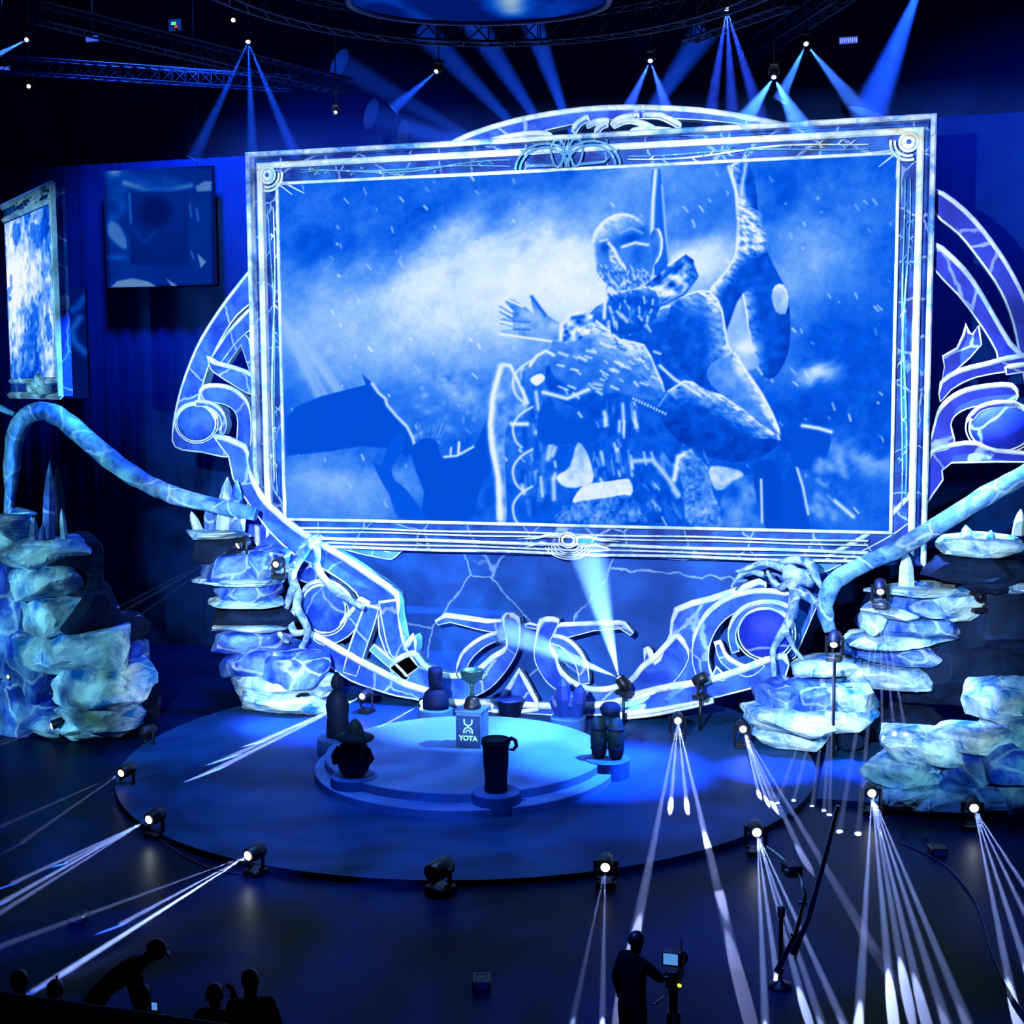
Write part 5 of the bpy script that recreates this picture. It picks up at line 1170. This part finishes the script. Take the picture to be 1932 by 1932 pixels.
# ------------------------------------------------------------------ people, camera and crane in the foreground
def person(name, label, loc, rotz, J, mat='cloth', hands=(), hair=True, cap=False, group=None):
    """one continuous skinned body; J: joint name -> (x, y, z, radius); y forward"""
    t = thing(name, label, 'person', loc, rotz, group)
    ed = [('pelvis', 'waist'), ('waist', 'chest'), ('chest', 'neck0'), ('neck0', 'neck'), ('neck', 'head0'), ('head0', 'head1'), ('head1', 'head2'),
          ('chest', 'shl'), ('shl', 'ell'), ('ell', 'wrl'), ('chest', 'shr'), ('shr', 'elr'), ('elr', 'wrr'),
          ('pelvis', 'hipl'), ('hipl', 'knl'), ('knl', 'anl'), ('anl', 'tol'), ('pelvis', 'hipr'), ('hipr', 'knr'), ('knr', 'anr'), ('anr', 'tor')]
    J = dict(J)
    for sd in ('l', 'r'):                                # palm, four fingers and a thumb
        a, b = Vector(J['el'+sd][:3]), Vector(J['wr'+sd][:3]); d = (b-a).normalized(); s_ = d.cross(Vector((0, 0, 1)))
        s_ = s_.normalized() if s_.length > .1 else Vector((0, 1, 0)); n_ = s_.cross(d)
        p = b+d*.07; J['pa'+sd] = (*p, .03); ed.append(('wr'+sd, 'pa'+sd))
        for k, (off, ln) in enumerate(((-.03, .07), (-.01, .085), (.01, .08), (.03, .06))):
            q1 = p+d*.03+s_*off; q2 = q1+d*ln*.5-n_*.01; q3 = q2+d*ln*.4-n_*.03
            for m_, q in enumerate((q1, q2, q3)): J[f'f{k}{m_}{sd}'] = (*q, .010-.0012*m_)
            ed += [('pa'+sd, f'f{k}0{sd}'), (f'f{k}0{sd}', f'f{k}1{sd}'), (f'f{k}1{sd}', f'f{k}2{sd}')]
        q1 = b+d*.03-s_*.04; q2 = q1+d*.035-s_*.02-n_*.01
        J['t0'+sd] = (*q1, .012); J['t1'+sd] = (*q2, .010); ed += [('wr'+sd, 't0'+sd), ('t0'+sd, 't1'+sd)]
    # ears and nose
    h1 = Vector(J['head1'][:3]); up = (Vector(J['head2'][:3])-Vector(J['head0'][:3])).normalized(); fw_ = Vector((0, 1, 0)); fw_ = (fw_-up*fw_.dot(up)).normalized()
    J['nose'] = (*(h1+fw_*.115-up*.01), .014); ed.append(('head1', 'nose'))
    keys = list(J); ix = {k: i for i, k in enumerate(keys)}
    me = bpy.data.meshes.new('body'); me.from_pydata([J[k][:3] for k in keys], [(ix[a], ix[b]) for a, b in ed], []); me.materials.append(MT[mat])
    o = bpy.data.objects.new('body', me); C.objects.link(o); o.parent = t
    o.modifiers.new('skin', 'SKIN').use_smooth_shade = True
    for k in keys:
        r = J[k][3]; me.skin_vertices[0].data[ix[k]].radius = (r, r*(J[k][4] if len(J[k]) > 4 else 1))
        me.skin_vertices[0].data[ix[k]].use_root = (k == 'pelvis')
    sb = o.modifiers.new('sub', 'SUBSURF'); sb.levels = 1; sb.render_levels = 2
    if hair or cap:
        mb = MB(); c_ = h1+up*.03-fw_*.012
        side = fw_.cross(up); vs = []; fs = []
        for i in range(9):
            th = math.pi*.62*i/8
            for j in range(18):
                ph = 2*math.pi*j/18; e_ = .104 if cap else .101
                vs.append(c_+up*(e_*1.12*math.cos(th))+(fw_*math.sin(ph)*1.12+side*math.cos(ph)*.92)*e_*math.sin(th)+(up*.045 if (math.sin(ph) > .3 and i > 5) else Vector()))
        for i in range(8):
            for j in range(18): fs.append((i*18+j, i*18+(j+1) % 18, (i+1)*18+(j+1) % 18, (i+1)*18+j))
        mb.add(vs, fs, 0, True)
        if cap: mb.tube([c_+fw_*.07+up*.03, c_+fw_*.14+up*.03, c_+fw_*.19+up*.01], [.075, .07, .03], 10, flat=.18)
        mb.build('cap' if cap else 'hair', MT['black'], t)
    return t
def standing(h=1.78, lean=0.0, arms=None):
    s = h/1.78; J = dict(pelvis=(0, 0, .95, .15, .75), waist=(0, 0, 1.10, .145, .7), chest=(0, lean*.5, 1.32, .17, .7), neck0=(0, lean*.7, 1.47, .085), neck=(0, lean*.8+.01, 1.53, .058),
        head0=(0, lean+.02, 1.585, .075), head1=(0, lean+.03, 1.665, .098), head2=(0, lean+.02, 1.745, .07),
        shl=(-.19, lean*.6, 1.43, .075), ell=(-.27, lean*.6-.02, 1.15, .052), wrl=(-.25, lean*.6+.08, .90, .036),
        shr=(.19, lean*.6, 1.43, .075), elr=(.27, lean*.6-.02, 1.15, .052), wrr=(.25, lean*.6+.08, .90, .036),
        hipl=(-.10, 0, .88, .11), knl=(-.115, .02, .50, .075), anl=(-.12, -.01, .09, .05), tol=(-.13, .15, .04, .04),
        hipr=(.10, 0, .88, .11), knr=(.115, .02, .50, .075), anr=(.12, -.01, .09, .05), tor=(.13, .15, .04, .04))
    if arms: J.update(arms)
    return {k: tuple(x*s for x in v[:3])+(v[3]*s*(1.22 if k[:3] not in ('hea', 'nec') else 1.05),)+tuple(v[4:]) for k, v in J.items()}
RZ = 2.3; cp = PZ(1193, 1766, RZ+1.76); vd = Vector((cp.x-CLOC[0], cp.y-CLOC[1], 0)).normalized(); vr = Vector((vd.y, -vd.x, 0))
rz = math.atan2(vd.y, vd.x)-math.pi/2
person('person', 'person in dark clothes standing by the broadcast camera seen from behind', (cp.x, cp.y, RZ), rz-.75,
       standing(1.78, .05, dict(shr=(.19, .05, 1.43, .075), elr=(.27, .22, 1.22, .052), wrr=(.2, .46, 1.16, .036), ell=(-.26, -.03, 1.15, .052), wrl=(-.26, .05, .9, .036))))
kp = cp+vr*.52+vd*.1
bc_ = thing('broadcast_camera', 'dark broadcast camera on a pedestal in front of the standing person', 'camera', (kp.x, kp.y, RZ), rz-.2)
MB_r = MB().box((cp.x+vr.x*.3, cp.y+vr.y*.3, RZ/2), (2.0, 1.6, RZ), 0, rz, .02).build('camera_riser', MT['black']); tag(MB_r, 'black camera riser under the broadcast camera at the bottom edge', 'riser')
mb = MB(); mb.tube([(0, 0, .12), (0, 0, .75)], .09, 14); mb.tube([(0, 0, .7), (0, 0, 1.1)], .055, 12); mb.build('pedestal_column', MT['black'], bc_)
for k in range(3):
    a = k*2.094+.3; b_ = MB().tube([(0, 0, .2), (.34*math.cos(a), .34*math.sin(a), .1)], .035, 8).build('pedestal_leg', MT['black'], bc_)
    MB().tube([(.34*math.cos(a)-.03, .34*math.sin(a), .06), (.34*math.cos(a)+.03, .34*math.sin(a), .06)], .06, 12).build('wheel', MT['black'], b_)
MB().box((0, .08, 1.22), (.17, .46, .24), 0, 0, .02).build('body', MT['black'], bc_)
MB().tube([(0, .3, 1.22), (0, .36, 1.22), (0, .52, 1.22), (0, .54, 1.22)], [.07, .085, .09, .1], 16).build('lens_barrel', MT['black'], bc_)
v_ = MB().box((0, -.06, 1.47), (.26, .1, .2), 0, 0, .012).build('viewfinder', MT['black'], bc_)
MB().box((-.02, -.115, 1.475), (.18, .01, .14)).build('viewfinder_screen', MT['monitor'], v_)
MB().tube([(.1, -.02, 1.5), (.1, -.02, 1.72)], .008, 6).build('antenna', MT['black'], bc_)
MB().tube([(0, -.2, 1.12), (-.12, -.42, 1.05), (-.16, -.5, 1.05)], .014, 8).build('pan_handle', MT['chrome'], bc_)
MB().tube([(.09, -.17, 1.18), (.12, -.19, 1.18)], .022, 8).build('tally_lamp', MT['yellow'], bc_)
MB().tube([(-.10, -.2, 1.26), (-.02, -.22, 1.29)], .018, 8).build('side_rail', MT['chrome'], bc_)

# the tribune in front of us with a dark rail, people behind it
ZB = 3.3
A0, B0 = PZ(-60, 1872, ZB+2.0), PZ(340, 1930, ZB+2.0); dr = (B0-A0).normalized(); nb = Vector((-dr.y, dr.x, 0))
E0 = A0-dr*2; E1 = B0+dr*3.5
mb = MB()
q = [E0+nb*-.2, E1+nb*-.2, E1+nb*2.7, E0+nb*2.7]
mb.add([(p.x, p.y, 0) for p in q]+[(p.x, p.y, ZB) for p in q], [(0, 3, 2, 1), (4, 5, 6, 7)]+[(i, (i+1) % 4, 4+(i+1) % 4, 4+i) for i in range(4)])
tag(mb.build('tribune', MT['rockdark']), 'dark raised spectator tribune at the bottom left', 'tribune')
rl = thing('balcony_rail', 'dark tribune parapet crossing the bottom left corner', 'rail', (E0.x, E0.y, ZB))
mb = MB(); o_ = Vector((E0.x, E0.y, 0)); dd = E1-E0
mb.add([(0, 0, 0), (dd.x, dd.y, 0), (dd.x+nb.x*.12, dd.y+nb.y*.12, 0), (nb.x*.12, nb.y*.12, 0), (0, 0, 1.96), (dd.x, dd.y, 1.96), (dd.x+nb.x*.12, dd.y+nb.y*.12, 1.96), (nb.x*.12, nb.y*.12, 1.96)],
       [(0, 3, 2, 1), (4, 5, 6, 7), (0, 1, 5, 4), (1, 2, 6, 5), (2, 3, 7, 6), (3, 0, 4, 7)]); mb.build('parapet', MT['black'], rl)
MB().tube([Vector((0, 0, 1.99))+nb*.06, Vector((dd.x, dd.y, 1.99))+nb*.06], .03, 8).build('handrail', MT['metal'], rl)
def spectator(px, ztop, label, J, rz_, dz, **kw):
    p = PZ(px[0], px[1], ZB+ztop); return person('person', label, (p.x, p.y, ZB), rz_, J, group='spectators on the tribune', **kw)
rb = math.atan2(vd.y, vd.x)-math.pi/2+.15
sit = lambda h: standing(h)
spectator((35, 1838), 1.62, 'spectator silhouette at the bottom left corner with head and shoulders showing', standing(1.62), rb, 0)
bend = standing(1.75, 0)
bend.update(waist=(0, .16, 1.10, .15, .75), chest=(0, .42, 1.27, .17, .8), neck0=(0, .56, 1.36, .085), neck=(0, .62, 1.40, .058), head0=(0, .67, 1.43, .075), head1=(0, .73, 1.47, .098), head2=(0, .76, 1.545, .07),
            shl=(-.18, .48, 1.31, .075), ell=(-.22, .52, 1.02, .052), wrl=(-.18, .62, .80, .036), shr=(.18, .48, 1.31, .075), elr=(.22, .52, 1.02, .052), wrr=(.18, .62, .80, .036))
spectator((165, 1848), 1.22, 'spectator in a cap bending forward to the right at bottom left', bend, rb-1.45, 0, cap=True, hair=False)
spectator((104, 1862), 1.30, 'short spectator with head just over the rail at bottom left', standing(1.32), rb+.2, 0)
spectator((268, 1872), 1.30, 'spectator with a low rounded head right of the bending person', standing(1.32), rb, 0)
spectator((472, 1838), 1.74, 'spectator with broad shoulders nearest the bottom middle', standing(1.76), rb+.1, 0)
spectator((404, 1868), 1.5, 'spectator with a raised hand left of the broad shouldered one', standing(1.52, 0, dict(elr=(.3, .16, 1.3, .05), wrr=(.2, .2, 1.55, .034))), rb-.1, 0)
ph = PZ(292, 1898, ZB+1.3); t = thing('phone', 'small lit phone screen above the parapet at the bottom left', 'phone', ph)
MB().box((0, 0, .0), (.08, .012, .11), 0, 0, .004).build('case', MT['black'], t); MB().box((0, -.008, 0), (.06, .006, .08)).build('screen', MT['monitor'], t)
MB().tube([(0, .02, -.05), (0, .02, -1.3)], .01, 6).build('holder', MT['black'], t)
mp = PZ(107, 1840, ZB+1.75); t = thing('pole', 'thin dark upright pole among the spectators at bottom left', 'pole', (mp.x, mp.y, ZB))
MB().tube([(0, 0, 0), (0, 0, 1.75)], .012, 6).build('shaft', MT['black'], t); MB().lathe([(.12, 0), (.12, .02), (.02, .03)], n=14).build('foot', MT['black'], t)

# camera crane over the right of the floor
cb = PZ(1472, 1862, 0); cr = thing('camera_crane', 'slender camera crane with thin arms over the dark floor at right', 'crane', (cb.x, cb.y, 0))
def CPt(px, py, z): return PZ(px, py, z)-Vector((cb.x, cb.y, 0))
MB().lathe([(.22, 0), (.22, .05), (.06, .1), (.04, .2), (.04, 1.3), (.07, 1.34), (.07, 1.5), (.02, 1.52)], n=18).build('base', MT['black'], cr)
mb = MB(); mb.tube([CPt(1495, 1800, 1.5), CPt(1525, 1735, 2.1), CPt(1560, 1605, 3.1), CPt(1581, 1520, 3.9)], [.05, .045, .04, .03], 8); mb.tube([CPt(1500, 1810, 1.3), CPt(1545, 1668, 2.6), CPt(1578, 1535, 3.7)], .018, 6); mb.build('boom_arm', MT['chrome'], cr)
mb = MB(); mb.tube([CPt(1465, 1835, 1.4), CPt(1500, 1765, 1.9), CPt(1520, 1690, 2.4), CPt(1503, 1640, 2.6)], [.05, .04, .03, .025], 8); mb.build('counter_arm', MT['chrome'], cr)
for a, b, z in ((1470, 1830, 1.4), (1500, 1765, 1.9), (1515, 1705, 2.3)): MB().tube([CPt(a-8, b-2, z), CPt(a+8, b+2, z)], .03, 6).build('joint', MT['chrome'], cr)
mb = MB(); mb.tube([CPt(1446, 1598, 2.4), CPt(1470, 1615, 2.5), CPt(1498, 1642, 2.6)], .025, 6); mb.build('head_link', MT['chrome'], cr)
hb = CPt(1494, 1640, 2.55); MB().box(hb, (.26, .34, .2), 0, .5, .02).build('remote_head', MT['black'], cr)
MB().box(hb+Vector((-.05, -.2, .0)), (.1, .12, .12), 0, .5, .01).build('lens_hood', MT['chrome'], cr)
for k, (px, py, a, b) in enumerate([(908, 1862, 34, 20), (1768, 1612, 30, 16), (148, 1738, 30, 16)]):
    p = PZ(px, py, 0); s = SCALE(p.y, px, py); t = thing('floor_box', ['small dark floor monitor box on the floor at bottom middle', 'small dark cable box on the floor below the wide rock pile', 'small dark box on the floor at the left below the deck edge'][k], 'box', p, .3)
    MB().box((0, 0, b*s/2), (a*s, .4, b*s), 0, 0, .02).build('body', MT['black'], t); MB().box((0, -.2, b*s/2), (a*s*.8, .02, b*s*.6)).build('grille', MT['plinthbox'], t); MB().tube([(-.1, 0, b*s), (-.1, 0, b*s+.05), (.1, 0, b*s+.05), (.1, 0, b*s)], .012, 6).build('handle', MT['metal'], t)
def cable(px, label):
    c_ = crom([tuple(PZ(a, b, .02)) for a, b in px], 6, False)
    o = MB().tube(c_, .018, 6).build('cable', MT['metal']); return tag(o, label, 'cable')
cable([(1700, 1590), (1780, 1630), (1840, 1700), (1870, 1790), (1905, 1870), (1950, 1930)], 'thin cable curving from the floor box to the lower right corner')
cable([(290, 1575), (340, 1610), (400, 1640), (455, 1648)], 'thin cable between the two moving lights along the left deck edge')
